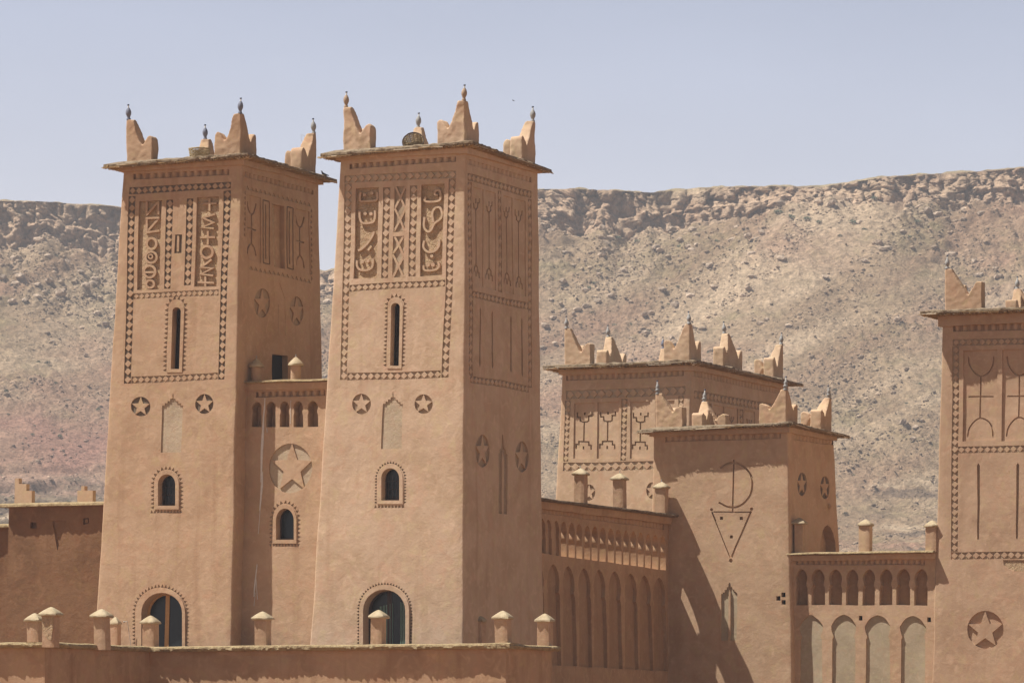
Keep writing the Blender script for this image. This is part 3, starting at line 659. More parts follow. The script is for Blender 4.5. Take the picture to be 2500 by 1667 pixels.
def glyph(b, f, z, strokes, w, depth, name='relief_letter'):
    mb = MB()
    for q in strokes:
        if q[0] == 'o': _, cx, cy, rx, ry, t = q; slab(mb, f, [f.uv(p) for p in Z(z, ellipse(cx, cy, rx, ry, 22))], -depth-.01, -.012-.002*len(mb.v) % .004, [[f.uv(p) for p in Z(z, ellipse(cx, cy, rx-t, ry-t, 18))]])
        elif q[0] == 'd': _, cx, cy, r = q; slab(mb, f, [f.uv(p) for p in Z(z, ellipse(cx, cy, r, r, 10))], -depth-.01, -.02)
        else: slab(mb, f, [f.uv(p) for p in wstroke(z, q, w)], -depth-.01, -.014-.003*(len(mb.f) % 3))
    return mb.build(name, b.th, [b.mats[0]], smooth=30)
LW = 30
for st in ([[(175,132),(175,345)],[(175,335),(348,140)],[(350,130),(350,330)]], [[(162,385),(372,378)],[(178,395),(175,605)],[(360,390),(192,580)],[(165,603),(372,575)]],
           [('o',250,775,92,102,36)], [('o',240,985,102,102,32),('o',232,975,42,42,20)], [('o',215,1205,105,108,34),[(130,1215),(300,1215)]], [('o',222,1398,76,74,32)],
           [[(1130,80),(1130,275)],[(1028,168),(1238,158)]], [[(1215,325),(1030,385),(1190,455),(1020,530),(1195,545)]], [[(985,688),(1215,682)],[(1102,585),(1102,795)]],
           [('o',1088,915,108,110,36)], [[(1160,1030),(1005,1150),(1175,1165),(1000,1255),(1185,1275)]], [[(955,1375),(1205,1385)],[(1070,1290),(1070,1440)]]):
    glyph(A, f, 'A', st, LW, .09)
# slit window
op = archp(630, 694, 215, 687, xlb=617, xrb=681); so_ = archp(600, 720, 172, 712, xlb=586, xrb=702)
A.opening(f, op, .38, 3, frame='black', inner='black', fw=.035, glassd=.30); surround(A, f, 3, so_, op, .02)  # slit frame and pane coloured black to read as unlit inside
A.teeth(f, archp(596, 724, 160, 712, xlb=582, xrb=706), 34, 3, 'mid', out=1)
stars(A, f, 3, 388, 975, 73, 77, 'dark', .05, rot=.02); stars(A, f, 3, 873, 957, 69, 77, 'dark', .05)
def niche(b, f, z, xl, xr, yt, ys, yb, xlb, xrb, m, depth=.035, steps=4):
    cx = (xl+xr)/2+(xl-xlb)*.15; L_ = [(xlb, yb), (xl, ys)]; st = []
    for k in range(steps):
        x = xl+(cx-xl)*k/steps; x2 = xl+(cx-xl)*(k+1)/steps; y = ys-(ys-yt)*.62*(k+.5)/steps; y2 = ys-(ys-yt)*.62*(k+1)/steps
        st += [(x, y), (x2-3, y2+4) if k == steps-1 else (x2, y)]
    rs = [(2*cx-x, y) for x, y in st]
    b.hole(f, L_+st+[(cx-4, yt+(ys-yt)*.22), (cx, yt), (cx+4, yt+(ys-yt)*.22)]+rs[::-1]+[(xr, ys), (xrb, yb)], depth, m, z)
niche(A, f, 3, 551, 709, 868, 975, 1328, 537, 693, 'greyclay')
op = archp(1172, 1300, 22, 255, pointed=.15); so_ = archp(1146, 1326, -8, 282, pointed=.1)
A.opening(f, op, .42, 5, fw=.05, glassd=.30); surround(A, f, 5, so_, op, .025)
A.teeth(f, archp(1140, 1332, -16, 282, pointed=.1), 30, 5); A.teeth(f, [(1112,310),(1348,308)], 26, 5, out=1)
BA = 1500
op = archp(1048, 1350, 900, BA); so_ = archp(1006, 1372, 866, BA); inn, gd, w_ = A.opening(f, op, .55, 5, 'wood', .10, .42, mull=.14); surround(A, f, 5, so_, op, .03)
A.teeth(f, archp(1000, 1378, 858, BA), 27, 5)
# shaded side of A
A.teeth(s, [(1185,757),(1692,893)], 34, 1, 'mid', .03, n=15); A.teeth(s, [(1215,1370),(1692,1480)], 34, 1, 'mid', .03, n=14)
A.teeth(s, [(1188,1130),(1188,765)], 34, 1, 'mid', .03, n=9); A.teeth(s, [(1692,1462),(1690,900)], 34, 1, 'mid', .03, n=13, out=-1)
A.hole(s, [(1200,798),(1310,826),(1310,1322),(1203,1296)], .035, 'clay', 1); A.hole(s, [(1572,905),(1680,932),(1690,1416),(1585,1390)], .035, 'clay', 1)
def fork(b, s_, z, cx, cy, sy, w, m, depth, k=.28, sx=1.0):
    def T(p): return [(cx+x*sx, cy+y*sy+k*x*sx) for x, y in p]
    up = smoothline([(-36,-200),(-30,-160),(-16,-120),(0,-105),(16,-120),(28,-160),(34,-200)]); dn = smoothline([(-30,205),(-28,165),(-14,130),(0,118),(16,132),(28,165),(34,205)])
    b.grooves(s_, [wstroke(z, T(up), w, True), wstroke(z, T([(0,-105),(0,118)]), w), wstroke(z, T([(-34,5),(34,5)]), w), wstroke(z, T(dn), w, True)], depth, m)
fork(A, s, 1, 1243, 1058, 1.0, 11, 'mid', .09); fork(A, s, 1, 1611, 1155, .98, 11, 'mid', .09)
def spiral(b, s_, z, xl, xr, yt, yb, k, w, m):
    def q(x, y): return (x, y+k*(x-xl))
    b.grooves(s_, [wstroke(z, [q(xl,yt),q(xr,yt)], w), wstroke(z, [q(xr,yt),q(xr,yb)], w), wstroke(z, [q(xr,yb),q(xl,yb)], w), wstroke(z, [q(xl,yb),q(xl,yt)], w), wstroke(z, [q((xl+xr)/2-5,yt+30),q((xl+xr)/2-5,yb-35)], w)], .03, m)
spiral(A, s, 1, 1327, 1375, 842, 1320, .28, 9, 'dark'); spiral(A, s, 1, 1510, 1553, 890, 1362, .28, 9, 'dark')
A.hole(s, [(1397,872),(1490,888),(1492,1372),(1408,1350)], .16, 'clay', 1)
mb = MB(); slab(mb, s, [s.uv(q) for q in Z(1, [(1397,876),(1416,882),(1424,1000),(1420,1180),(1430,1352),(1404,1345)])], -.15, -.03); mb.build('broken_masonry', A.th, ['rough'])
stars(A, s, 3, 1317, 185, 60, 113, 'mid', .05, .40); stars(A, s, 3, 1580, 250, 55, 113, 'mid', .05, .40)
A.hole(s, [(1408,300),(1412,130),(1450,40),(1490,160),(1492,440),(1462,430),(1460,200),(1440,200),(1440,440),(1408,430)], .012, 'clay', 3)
A.hole(s, [(1396,578),(1512,592),(1511,800),(1395,798)], .2, 'black', 3)
close_tower(A)
ring(A, .11, A.zt-.20, A.zt-.02); eave(A, .385, tip=.12, tip2=.08, dz=(-.12, .02, -.12, -.06))
crown(A, 'clay', A.zt+.08, dict(L='a1', K='a1', R='a2', B='a1'), seed=1)

# ------------------------------------------------------------------ tower B (centre)
B = tower('kasbah_tower', 'tall central clay tower carved with Arabic letters, an open wicker basket on its roof', ['clay_b'], 150, ((1137, 377), (1131, 1571)), (831, 757), (1313, 1328), .6, 359)
f, s = B.FF, B.SF
B.dentils(f, Z(2, [(215,640),(967,588)]), Z(2, [(215,676),(967,624)]), 15); B.dentils(s, Z(2, [(1045,602),(1500,738)]), Z(2, [(1045,640),(1500,776)]), 16, depth=.08)
m_ = 'mid'
B.band(f, Z(2, [(180,722),(970,686)]), Z(2, [(178,775),(968,736)]), m='greyclay')
B.band(f, Z(2, [(180,782)])+Z(4, [(157,776)]), Z(2, [(232,778)])+Z(4, [(207,776)]), m='greyclay')
B.band(f, Z(2, [(918,742)])+Z(4, [(935,757)]), Z(2, [(968,738)])+Z(4, [(990,755)]), m=m_)
B.band(f, Z('B', [(478,110),(440,1500)]), Z('B', [(588,105),(545,1498)]), m=m_)
B.band(f, Z('B', [(885,85),(855,1470)]), Z('B', [(998,82),(965,1468)]), m=m_)
B.band(f, Z(4, [(232,48),(958,8)]), Z(4, [(228,98),(955,60)]), m=m_); B.band(f, Z(4, [(212,725),(930,703)]), Z(4, [(210,780),(928,758)]), m=m_)
B.hole(f, [(58,125),(412,105),(372,1500),(18,1508)], .09, 'rough', 'B'); B.hole(f, [(1058,72),(1415,45),(1370,1445),(1035,1468)], .09, 'rough', 'B')
B.hole(f, [(650,95),(822,90),(805,780),(632,790)], .05, 'mid', 'B'); B.hole(f, [(628,855),(795,845),(785,1480),(610,1490)], .05, 'greyclay', 'B')
for st, w_ in (([[(660,95),(740,265),(815,435)],[(815,90),(735,265),(648,430)]], 30), ([[(650,430),(735,600),(800,775)],[(812,435),(735,600),(635,785)]], 30),
               ([[(650,860),(715,985),(790,1165)],[(780,850),(710,985),(622,1110)]], 32), ([[(622,1130),(700,1290),(785,1475)],[(790,1165),(700,1320),(620,1480)]], 32)):
    mb = MB(); 
    for i, q in enumerate(st): slab(mb, f, [f.uv(p) for p in wstroke('B', q, w_)], -.06, -.004-.003*i)
    mb.build('lattice_cross', B.th, ['clay_b'], smooth=30)
S = smoothline
for st in ([S([(130,180),(118,250),(130,318),(250,315),(370,300),(385,230),(380,180)]), ('d',190,220,26), ('d',300,195,26)],
           [S([(110,465),(115,570),(150,645),(250,650),(320,630),(345,560),(345,460)]), ('d',195,505,26), ('d',282,505,26)],
           [S([(80,1075),(150,1040),(235,950),(300,850),(325,785)]), [(235,1070),(285,1000)]],
           [S([(62,1225),(65,1310),(115,1370),(230,1370),(300,1315),(310,1200)]), ('d',150,1252,24), ('d',235,1232,24)],
           [S([(1125,250),(1110,310),(1200,325),(1330,305),(1350,220),(1330,150),(1275,160),(1262,210),(1310,230)])],
           [S([(1100,560),(1090,700),(1140,780),(1200,760),(1250,660),(1350,580),(1365,490),(1330,415),(1260,425),(1220,500),(1235,640)])],
           [S([(1100,920),(1088,1020),(1150,1090),(1250,1085),(1320,1010),(1332,900)]), ('d',1212,1158,25)],
           [S([(1088,1300),(1095,1365),(1170,1380),(1280,1360),(1325,1310),(1312,1255)]), ('d',1155,1290,30), ('d',1228,1290,30)]):
    glyph(B, f, 'B', st, 30, .09)
op = archp(549, 616, 185, 665, xlb=541, xrb=607); so_ = archp(526, 640, 152, 686, xlb=519, xrb=628); B.opening(f, op, .38, 4, frame='black', inner='black', fw=.035, glassd=.30); surround(B, f, 4, so_, op, .02)  # frame and pane blackened here too, for the slit's inner shade
B.teeth(f, archp(521, 645, 145, 676, xlb=512, xrb=632), 30, 4, m_)
def bars(b, f, z, x0, x1, y0, y1, n, m, d=.24):
    g = Face(f.o-f.N*d, f.U, f.V); mb = MB()
    for k in range(n): x = x0+(x1-x0)*(k+.5)/n; p, q = Z(z, [(x, y0), (x, y1)]); mb.bar(g.P(g.uv(p)), g.P(g.uv(q)), .008, 4)
    for k in range(m): y = y0+(y1-y0)*(k+.7)/m; p, q = Z(z, [(x0, y), (x1, y)]); mb.bar(g.P(g.uv(p)), g.P(g.uv(q)), .008, 4)
    mb.build('window_grille', b.th, ['dwood'])
bars(A, A.FF, 5, 1180, 1296, 75, 252, 4, 3); bars(B, f, 6, 1005, 1128, 30, 212, 4, 3)
# wrought iron scrolls in the slit
mb = MB(); gp = Face(f.o-f.N*.26, f.U, f.V)
for (cx, cy) in ((600, 345), (598, 500), (598, 640), (600, 260), (598, 580)):
    q = [gp.P(gp.uv(p)) for p in Z(4, ellipse(cx, cy, 12, 17, 9))]
    for i in range(8): mb.bar(q[i], q[i+1], .006, 4)
q = Z(4, [(590,200),(586,660)]); mb.bar(gp.P(gp.uv(q[0])), gp.P(gp.uv(q[1])), .008, 4); mb.build('iron_grille', B.th, ['basketd'])
stars(B, f, 4, 320, 962, 71, 78, m_, .05); stars(B, f, 4, 795, 957, 71, 74, m_, .05, rot=.03); niche(B, f, 4, 482, 634, 858, 965, 1300, 472, 629, 'greyclay')
op = archp(999, 1131, -22, 215, pointed=.12); so_ = archp(969, 1157, -50, 240, pointed=.1); B.opening(f, op, .42, 6, fw=.045, glassd=.30); surround(B, f, 6, so_, op, .025)
B.teeth(f, archp(962, 1163, -58, 240, pointed=.1), 21, 6, 'dark'); B.teeth(f, [(942,270),(1168,268)], 26, 6, 'mid', out=1)
op = archp(864, 1175, 872, 1480); so_ = archp(840, 1202, 838, 1480)
inn, gd, w_ = B.opening(f, op, .55, 6, 'dwood', .09, .42, mull=.16); surround(B, f, 6, so_, op, .03)
B.teeth(f, archp(832, 1208, 830, 1480), 22, 6, 'dark')
cv = [f.uv(q) for q in Z(6, [(1095,930),(1160,1000),(1170,1480),(1095,1480)])]; mb = MB()
for (x0, x1, yt) in ((1098, 1168, 945), (945, 1045, 960)):
    n = 14; V = []
    for k in range(n+1):
        x = x0+(x1-x0)*k/n
        for y in (yt+abs(x-1060)*.25, 1480): u = f.uv(Z(6, [(x, y)])[0]); V.append(f.P(u, -gd+.012+.012*math.sin(k*1.9)))
    mb.add(V, [(2*k, 2*k+1, 2*k+3, 2*k+2) for k in range(n)])
mb.build('curtain', w_, ['curtain'], smooth=60)
# shaded side of B
kw = dict(m='mid', stuff=True, depth=.03)
B.band(s, Z(2, [(1050,700),(1500,835)]), Z(2, [(1050,753),(1500,885)]), 16, **kw); B.band(s, Z(2, [(1050,762)])+Z(4, [(1148,740)]), Z(2, [(1077,768)])+Z(4, [(1175,742)]), 24, **kw)
B.band(s, Z(2, [(1478,890)])+Z(4, [(1600,826)]), Z(2, [(1502,895)])+Z(4, [(1626,830)]), 22, **kw); B.band(s, Z(2, [(1266,827),(1268,1542)]), Z(2, [(1289,832),(1292,1547)]), 11, **kw)
B.band(s, Z(4, [(1170,90),(1598,184)]), Z(4, [(1170,140),(1598,240)]), 15, **kw); B.band(s, Z(4, [(1157,742),(1600,815)]), Z(4, [(1157,795),(1600,867)]), 15, **kw)
for q in ([(1088,800),(1162,820),(1165,1512),(1092,1494)], [(1178,826),(1250,846),(1252,1536),(1181,1518)], [(1303,862),(1370,880),(1374,1560),(1306,1543)], [(1385,885),(1460,905),(1464,1580),(1388,1562)]): B.hole(s, q, .03, 'clay_b', 2)
for cx, dy, dy2 in ((1115, 0, 0), (1207, 25, 22), (1331, 62, 55), (1417, 88, 78)):
    T = lambda p, o_: [(x+cx-1117, y+o_+.27*(x-1117)*0) for x, y in p]
    B.grooves(s, [wstroke(2, T(p, dy), 8) for p in ([(1092,872),(1094,915),(1103,918),(1104,945),(1117,962),(1130,945),(1130,916),(1139,914),(1141,882)], [(1117,882),(1117,918)])], .08, 'mid')
    B.grooves(s, [wstroke(2, T(p, dy2), 8) for p in ([(1096,1435),(1098,1402),(1107,1398),(1108,1372),(1119,1355),(1132,1376),(1133,1408),(1142,1412),(1143,1448)], [(1119,1395),(1120,1435)])], .08, 'mid')
    B.grooves(s, [wstroke(2, [(cx, 958+dy), (cx+3, 1356+dy2)], 7)], .08, 'mid')
for x, y0, y1 in ((1230, 215, 680), (1323, 240, 695), (1462, 275, 725), (1548, 295, 750)): B.grooves(s, [[(x-5,y0+25),(x,y0),(x+6,y0+25),(x+7,y1-25),(x+2,y1),(x-4,y1-25)]], .07, 'mid', 4)
stars(B, s, 4, 1250, 1317, 53, 125, 'mid', .06, .40); stars(B, s, 4, 1548, 1362, 52, 118, 'mid', .06, .40)
kh = Z(4, [(1368,1340),(1376,1335),(1376,1310),(1388,1300),(1392,1265),(1398,1190),(1404,1190),(1410,1265),(1414,1300),(1424,1312),(1426,1340),(1436,1345)])+Z(6, [(1922,318),(1862,312)])
B.hole(s, kh, .05, 'mid'); B.hole(s, Z(4, [(1393,1400),(1400,1320),(1408,1400)])+Z(6, [(1897,322),(1887,322)]), 0.0, 'clay_b')
close_tower(B)
ring(B, .11, B.zt-.20, B.zt-.02); eave(B, .35, tip=.17, tip2=-.02, dz=(-.16, .03, -.16, -.06))
crown(B, 'clay_b', B.zt+.08, dict(L='a3', K='a3', R='a2', B='a2'), seed=2)

# ------------------------------------------------------------------ link wall between A and B
LK = thing('connecting_wall', A.g['b']['K']+eR*1.2+FU*1.2, 'recessed clay wall with five small horseshoe arches and one large star, between the two tall towers', 'wall')
b = Building(LK, ['clay']); f = Face(A.g['b']['K']+eR*.72, FU, A.g['t']['K']-A.g['b']['K'])
u0, u1 = f.uv((556, 1200))[0], f.uv((812, 1200))[0]; vt = f.uv((690, 934))[1]
b.dentils(f, Z(3, [(1265,872),(1800,848)]), Z(3, [(1265,912),(1800,892)]), 10)
for xl, xr, yt, yb in ((1240,1313,948,1138), (1347,1420,944,1138), (1452,1527,940,1136), (1558,1632,937,1135), (1667,1745,935,1133)): b.hole(f, keyhole((xl+xr)/2, xr-xl, yt, yb, ww=.86), .42, 'clay', 3)
for x in (1408, 1512, 1722): b.hole(f, [(x-13,965),(x+8,960),(x+12,990),(x+10,1060),(x-10,1075),(x-14,1020)], .55, 'black', 3)
b.hole(f, ellipse(1535, 1452, 166, 190, 40), .05, 'greyclay', 3); b.piece(f, star(1545, 1452, 160, 192, .42), .05, 'clay', 3)
op = archp(226, 357, 273, 503, pointed=.35); so_ = archp(203, 376, 245, 530, pointed=.3); b.opening(f, op, .42, 6, fw=.05, glassd=.30); surround(b, f, 6, so_, op, .03)
b.teeth(f, archp(197, 382, 238, 530, pointed=.3), 30, 6); b.teeth(f, [(400,533),(172,533)], 24, 6)
b.wall(f, [(u0, -1), (u1, -1), (u1, vt), (u0, vt)], solid=1.6); b.finish()
cA, cB = f.P((u0+.3, vt)), f.P((u1, vt)); nf = Vector((f.N.x, f.N.y, 0)).normalized()
ledge(LK, cA-Vector((0, 0, .22)), cB-Vector((0, 0, .22)), nf, .10, .21, 'clay'); coping(LK, cA, cB, nf, out=.26, inn=1.6, tk=.07)
zc = cA.z+.07
for px, h in ((626, .46), (722, .46)): p = behind(f, (px, 925), .15); p.z = zc; post(LK, p, .31, h, .47, .27, 'clay', 'cap', round_=True, stick=True)
mb = MB()
for pts, w_ in (([(1338,915),(1334,1000),(1328,1060),(1322,1150),(1318,1200)], 5), ([(1330,1080),(1322,1220),(1316,1330),(1310,1560)], 9), ([(1352,1145),(1356,1180)], 4), ([(1541,930),(1538,1110)], 2.5)):
    slab(mb, f, [f.uv(q) for q in wstroke(3, pts, w_*1.9, True)], -.01, .018)
for pts, w_ in (([(1945,0),(1940,110),(1925,290)], 9), ([(1925,290),(1912,460)], 4), ([(1908,690),(1890,860),(1885,930)], 6), ([(1902,800),(1912,950)], 4), ([(1896,900),(1884,1000)], 3)): slab(mb, f, [f.uv(q) for q in wstroke(5, pts, w_*1.6, True)], -.01, .019)
mb.build('whitewash_drip', LK, ['white'])

# ------------------------------------------------------------------ tower D (front middle)
D = tower('kasbah_tower', 'shorter clay tower carved with a crescent and triangle sign, standing before the wide tower', ['clay_d'], 166.2, ((1923, 1058), (1934, 1667)), (1595, 1585), (2036, 2066), .12, 1041)
f, s = D.FF, D.SF
D.dentils(f, Z(7, [(905,915),(1697,890)]), Z(7, [(905,950),(1697,927)]), 17, depth=.08); D.dentils(s, Z(7, [(1787,897),(2060,938)]), Z(7, [(1787,935),(2060,972)]), 12, depth=.07)
arc = S([(950,210),(1020,165),(1105,152),(1190,170),(1280,245),(1335,340),(1342,460),(1310,570),(1230,670),(1150,715),(1090,722),(1010,712),(910,662)], 4)
D.grooves(f, [wstroke('D', arc, 26), wstroke('D', [(1105,110),(1093,790)], 20), ellipse_ if False else Z('D', ellipse(950,210,18,18,10))], .075, 'clay_d')
D.grooves(f, [wstroke('D', [(845,786),(1320,782)], 17), wstroke('D', [(825,785),(1065,1365)], 19), wstroke('D', [(1325,770),(1080,1365)], 24), Z('D', ellipse(820,756,20,20,10)), Z('D', ellipse(1330,742,22,20,10)), Z('D', ellipse(1070,1405,24,26,12))], .075, 'clay_d')
for cx, cy in ((948, 867), (1202, 864), (1077, 1100)): D.hole(f, [(cx-20,cy-20),(cx+20,cy-20),(cx+20,cy+20),(cx-20,cy+20)], .12, 'mid', 'D')
D.hole(f, [(1352,1215),(1354,878),(1365,878),(1365,868),(1378,868),(1378,850),(1392,850),(1392,832),(1404,830),(1404,812),(1413,797),(1421,812),(1421,830),(1432,832),(1434,848),(1446,850),(1448,862),(1458,866),(1470,880),(1466,1217)], .06, 'greenish', 8)
D.hole(f, [(1403,1222),(1408,870),(1414,850),(1420,870),(1420,1222)], 0.0, 'clay_d', 8)
for cx, cy in ((1800, 885), (1763, 910), (1800, 938)): D.hole(f, [(cx-15,cy-16),(cx+15,cy-16),(cx+15,cy+16),(cx-15,cy+16)], .25, 'black', 8)
stars(D, s, 7, 1845, 1237, 33, 80, 'dark', .05, .42); stars(D, s, 7, 1998, 1258, 33, 78, 'dark', .05, .42)
D.hole(s, [(358,450),(362,330),(375,265),(395,225),(418,212),(445,235),(468,290),(486,360),(492,450)], .35, 'clay_d', 9)
close_tower(D)
mb = MB(); p = s.P(s.uv(Z(7, [(2022, 1385)])[0])); mb.bar(p, p+s.N*.10+Vector((0, 0, -.05)), .10, 9, r2=.06); mb.build('clay_spout', D.th, ['clay_d'], smooth=60)
ring(D, .11, D.zt-.21, D.zt-.02); eave(D, .28, th=.11, tip=.22, dz=(-.10, .04, -.10, -.05))
crown(D, 'clay_d', D.zt+.07, dict(L='d2', K='d2', R='d2', B='d2'), W1=1.0, W2=1.1, H=1.2, t=.40, sq=.6, horn=.74, wt=.23, seed=3)

# ------------------------------------------------------------------ tower C (wide, behind)
Cc = tower('kasbah_tower', 'wide clay tower at the back with stepped plant carvings and seven roof merlons', ['clay_c'], 178, ((1687, 901), (1684, 1208)), (1372.5, 1357), (1917, 1921), .3, 890)
f, s = Cc.FF, Cc.SF
Cc.dentils(f, Z(7, [(230,495),(1032,462)]), Z(7, [(230,530),(1032,497)]), 20, depth=.08); Cc.dentils(s, Z(7, [(1092,462),(1725,590)]), Z(7, [(1092,500),(1725,628)]), 30, depth=.07)
Cc.band(f, Z(7, [(230,598),(1045,568)]), Z(7, [(229,656),(1045,626)]), m='greyclay'); Cc.band(f, Z(7, [(222,665),(214,1085)]), Z(7, [(262,663),(248,1085)]), m='greyclay')
Cc.band(f, Z(7, [(610,652),(600,1076)]), Z(7, [(650,650),(638,1075)]), m='greyclay'); Cc.band(f, Z(7, [(998,634),(988,1068)]), Z(7, [(1036,632),(1026,1066)]), m='greyclay')
Cc.band(f, Z(7, [(214,1092),(1030,1072)]), Z(7, [(210,1150),(1030,1130)]), m='greyclay')
for q in ([(285,685),(425,680),(418,1060),(282,1062)], [(446,678),(592,672),(585,1058),(440,1060)], [(668,672),(806,668),(800,1058),(665,1062)], [(840,668),(970,664),(962,1050),(835,1054)]): Cc.hole(f, q, .04, 'clay_c', 7)
for cx, cy in ((355, 0), (515, -2), (737, 3), (905, -5)):
    up = [(-50,745),(-50,778),(-30,778),(-30,803),(-14,810),(14,810),(27,803),(27,770),(50,770),(50,742)]; dn = [(-52,995),(-52,965),(-34,965),(-34,945),(33,945),(33,968),(48,968),(48,998)]
    Cc.grooves(f, [wstroke(7, [(cx+x, cy+y) for x, y in up], 10), wstroke(7, [(cx-3, cy+808), (cx-6, cy+946)], 10), wstroke(7, [(cx-5+x, cy+y) for x, y in dn], 10), wstroke(7, [(cx, cy+745), (cx, cy+763)], 11), wstroke(7, [(cx-8, cy+975), (cx-8, cy+996)], 11)], .10, 'mid')  # groove floors browner than the wall, standing in for their shadow
Cc.band(s, Z(7, [(1105,597),(1720,700)]), Z(7, [(1105,650),(1720,758)]), 24, m='mid', stuff=True, depth=.03)
Cc.hole(s, [(1160,680),(1222,690),(1222,860),(1160,855)], .5, 'black', 7)
for x0, x1, y0 in ((1235,1310,694), (1325,1405,708), (1452,1522,730), (1540,1600,745)):
    Cc.hole(s, [(x0,y0),(x1,y0+14),(x1,y0+320),(x0,y0+306)], .04, 'clay_c', 7); c = (x0+x1)/2
    Cc.grooves(s, [wstroke(7, [(c-16,y0+58),(c-12,y0+88),(c,y0+104),(c+12,y0+92),(c+16,y0+66)], 7), wstroke(7, [(c,y0+66),(c,y0+90)], 6), wstroke(7, [(c,y0+104),(c,y0+240)], 6)], .08, 'mid')  # groove shadow put into the floor colour here as well
Cc.band(s, Z(7, [(1415,724),(1417,1010)]), Z(7, [(1440,728),(1442,1015)]), 6, m='mid', stuff=True, depth=.03)
stars(Cc, f, 7, 385, 1292, 42, 57, 'mid', .05); stars(Cc, f, 7, 822, 1280, 42, 57, 'mid', .05)
close_tower(Cc)
ring(Cc, .11, Cc.zt-.21, Cc.zt-.02); eave(Cc, .33, tip=.3, dz=(-.04, .03, -.08, -.05), dens=15)
crown(Cc, 'clay_c', Cc.zt+.07, dict(L='c2', K='c2', R='c2', B='c1', m='c2'), mids=(('R', .45), ('L', .42)), W1=1.05, W2=1.1, H=1.42, t=.42, sq=.5, horn=.86, wt=.24, seed=4)

# ------------------------------------------------------------------ gallery with through arches, between B and D
pd = D.FF.P(D.FF.uv((1632, 1300))); zg = ray_at(1632, 1262, pd.y).z
o = Vector((pd.x, pd.y, 0)); f = Face(o, eR)
GL = thing('arcade_wall', o-eR*5, 'receding shaded clay arcade of narrow arches joining the central tower to the crescent tower', 'wall')
b = Building(GL, ['gal']); u1 = .12; u0 = -13.4; vt = zg
b.dentils(f, Z(8, [(66,252),(945,380)]), Z(8, [(66,300),(945,418)]), 34, depth=.06)
xs = [70, 113, 171, 226, 283, 337, 395, 449, 505, 561, 615, 670, 725, 777, 830, 881, 935]
for i, x in enumerate(xs):
    yt = 350+(x-113)*.140; yb = 594+(x-113)*.135; w_ = 43-.3*i*.3
    b.hole(f, keyhole(x, w_, yt, yb, ww=.84, sk=.13, waist=.47), .3 if i > 2 else .10, None if i > 2 else 'gal', 8)
for ax, ay in ((37, 652), (148, 665), (258, 678), (370, 692), (480, 703), (590, 717), (703, 732), (808, 745), (910, 757)):
    def q(x, y): return (ax+x, ay+y+.07*x)
    yb = 725-(ay-665)*.55
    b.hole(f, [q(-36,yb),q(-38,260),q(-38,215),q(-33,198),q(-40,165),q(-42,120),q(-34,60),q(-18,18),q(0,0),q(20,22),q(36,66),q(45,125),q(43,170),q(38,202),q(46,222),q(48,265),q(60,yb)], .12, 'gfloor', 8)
b.wall(f, [(u0, 0), (u1, 0), (u1, vt), (u0, vt)], solid=.3, step=.4); b.finish()
cA, cB = f.P((u0, vt)), f.P((-.02, vt))
ledge(GL, cA-Vector((0, 0, .24)), cB-Vector((0, 0, .24)), f.N, .14, .235, 'gal'); coping(GL, cA, cB, f.N, out=.40, inn=.45, tk=.09, mk='reedroof', rag=.035)
for px, ay, bw, cw in ((1417, 1143, 37, 45), (1513, 1155, 37, 46), (1615, 1176, 38, 43)):
    g2 = Face(f.o-f.N*.12, f.U, f.V); p = g2.P(g2.uv((px, 1240))); p.z = vt+.09; top = ray_at(px, ay, p.y).z
    post(GL, p, bw/(.919+.394)/ (F/p.y), top-p.z-.22, cw*1.1/(.919+.394)/(F/p.y), .22, 'post', 'cap', stick=True)

# ------------------------------------------------------------------ right gallery between D and E
f = Face(D.g['b']['K']+eR*.34, FU)
HG = thing('arcade_wall', f.o+FU*2, 'front arcade wall with eight keyhole niches over tall grey pointed niches, at the right', 'wall')
b = Building(HG, ['clay_d']); u0, u1 = f.uv((1900, 1500))[0], f.uv((2330, 1500))[0]; vt = f.uv((2100, 1352))[1]
b.dentils(f, Z(9, [(150,508),(1252,515)]), Z(9, [(150,553),(1252,558)]), 23, depth=.08)
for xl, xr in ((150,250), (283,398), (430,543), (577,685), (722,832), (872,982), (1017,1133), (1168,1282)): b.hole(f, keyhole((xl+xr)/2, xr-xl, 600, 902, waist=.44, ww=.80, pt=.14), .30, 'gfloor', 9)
def horse(xl, xr, ax, ay, wy, xlb, xrb):
    c = (xl+xr)/2; r = (xr-xl)/2
    L_ = [(xlb, 1800), (xlb+5, wy+22), (xlb+14, wy+6), (xl+18, wy-4), (xl+4, wy-45), (xl, wy-85), (xl+8, ay+80), (xl+32, ay+42), (xl+62, ay+16), (ax-18, ay+3)]
    return S(L_[3:]+[(ax, ay)], 2)[0:], [(xlb, 1800), (xlb+5, wy+22), (xlb+14, wy+6)]
for xl, xr, ax, ay in ((178,382,270,986), (452,666,560,986), (742,962,855,989), (1044,1264,1155,993)):
    left, foot = horse(xl, xr, ax, ay, 1170, xl+4, xr-4); c2 = xl+xr
    poly = foot+left+[(ax+(ax-x)*(xr-ax)/(ax-xl), y) for x, y in left[::-1][1:]]+[(ax+(ax-x)*(xr-ax)/(ax-xl), y) for x, y in foot[::-1]]
    b.hole(f, poly, .06, 'greenish', 9)
for cx, cy in ((706, 1012), (1291, 1021)): b.hole(f, [(cx-16,cy-20),(cx+17,cy-20),(cx+17,cy+20),(cx-16,cy+20)], .2, 'black', 9)
b.wall(f, [(u0, 0), (u1, 0), (u1, vt), (u0, vt)], solid=1.2); b.finish()
cA, cB = f.P((f.uv((1928, 1400))[0], vt)), f.P((f.uv((2284, 1400))[0], vt))
ledge(HG, cA-Vector((0, 0, .2)), cB-Vector((0, 0, .2)), f.N, .12, .19, 'clay_d'); coping(HG, cA, cB, f.N, out=.32, inn=1.2, tk=.07)
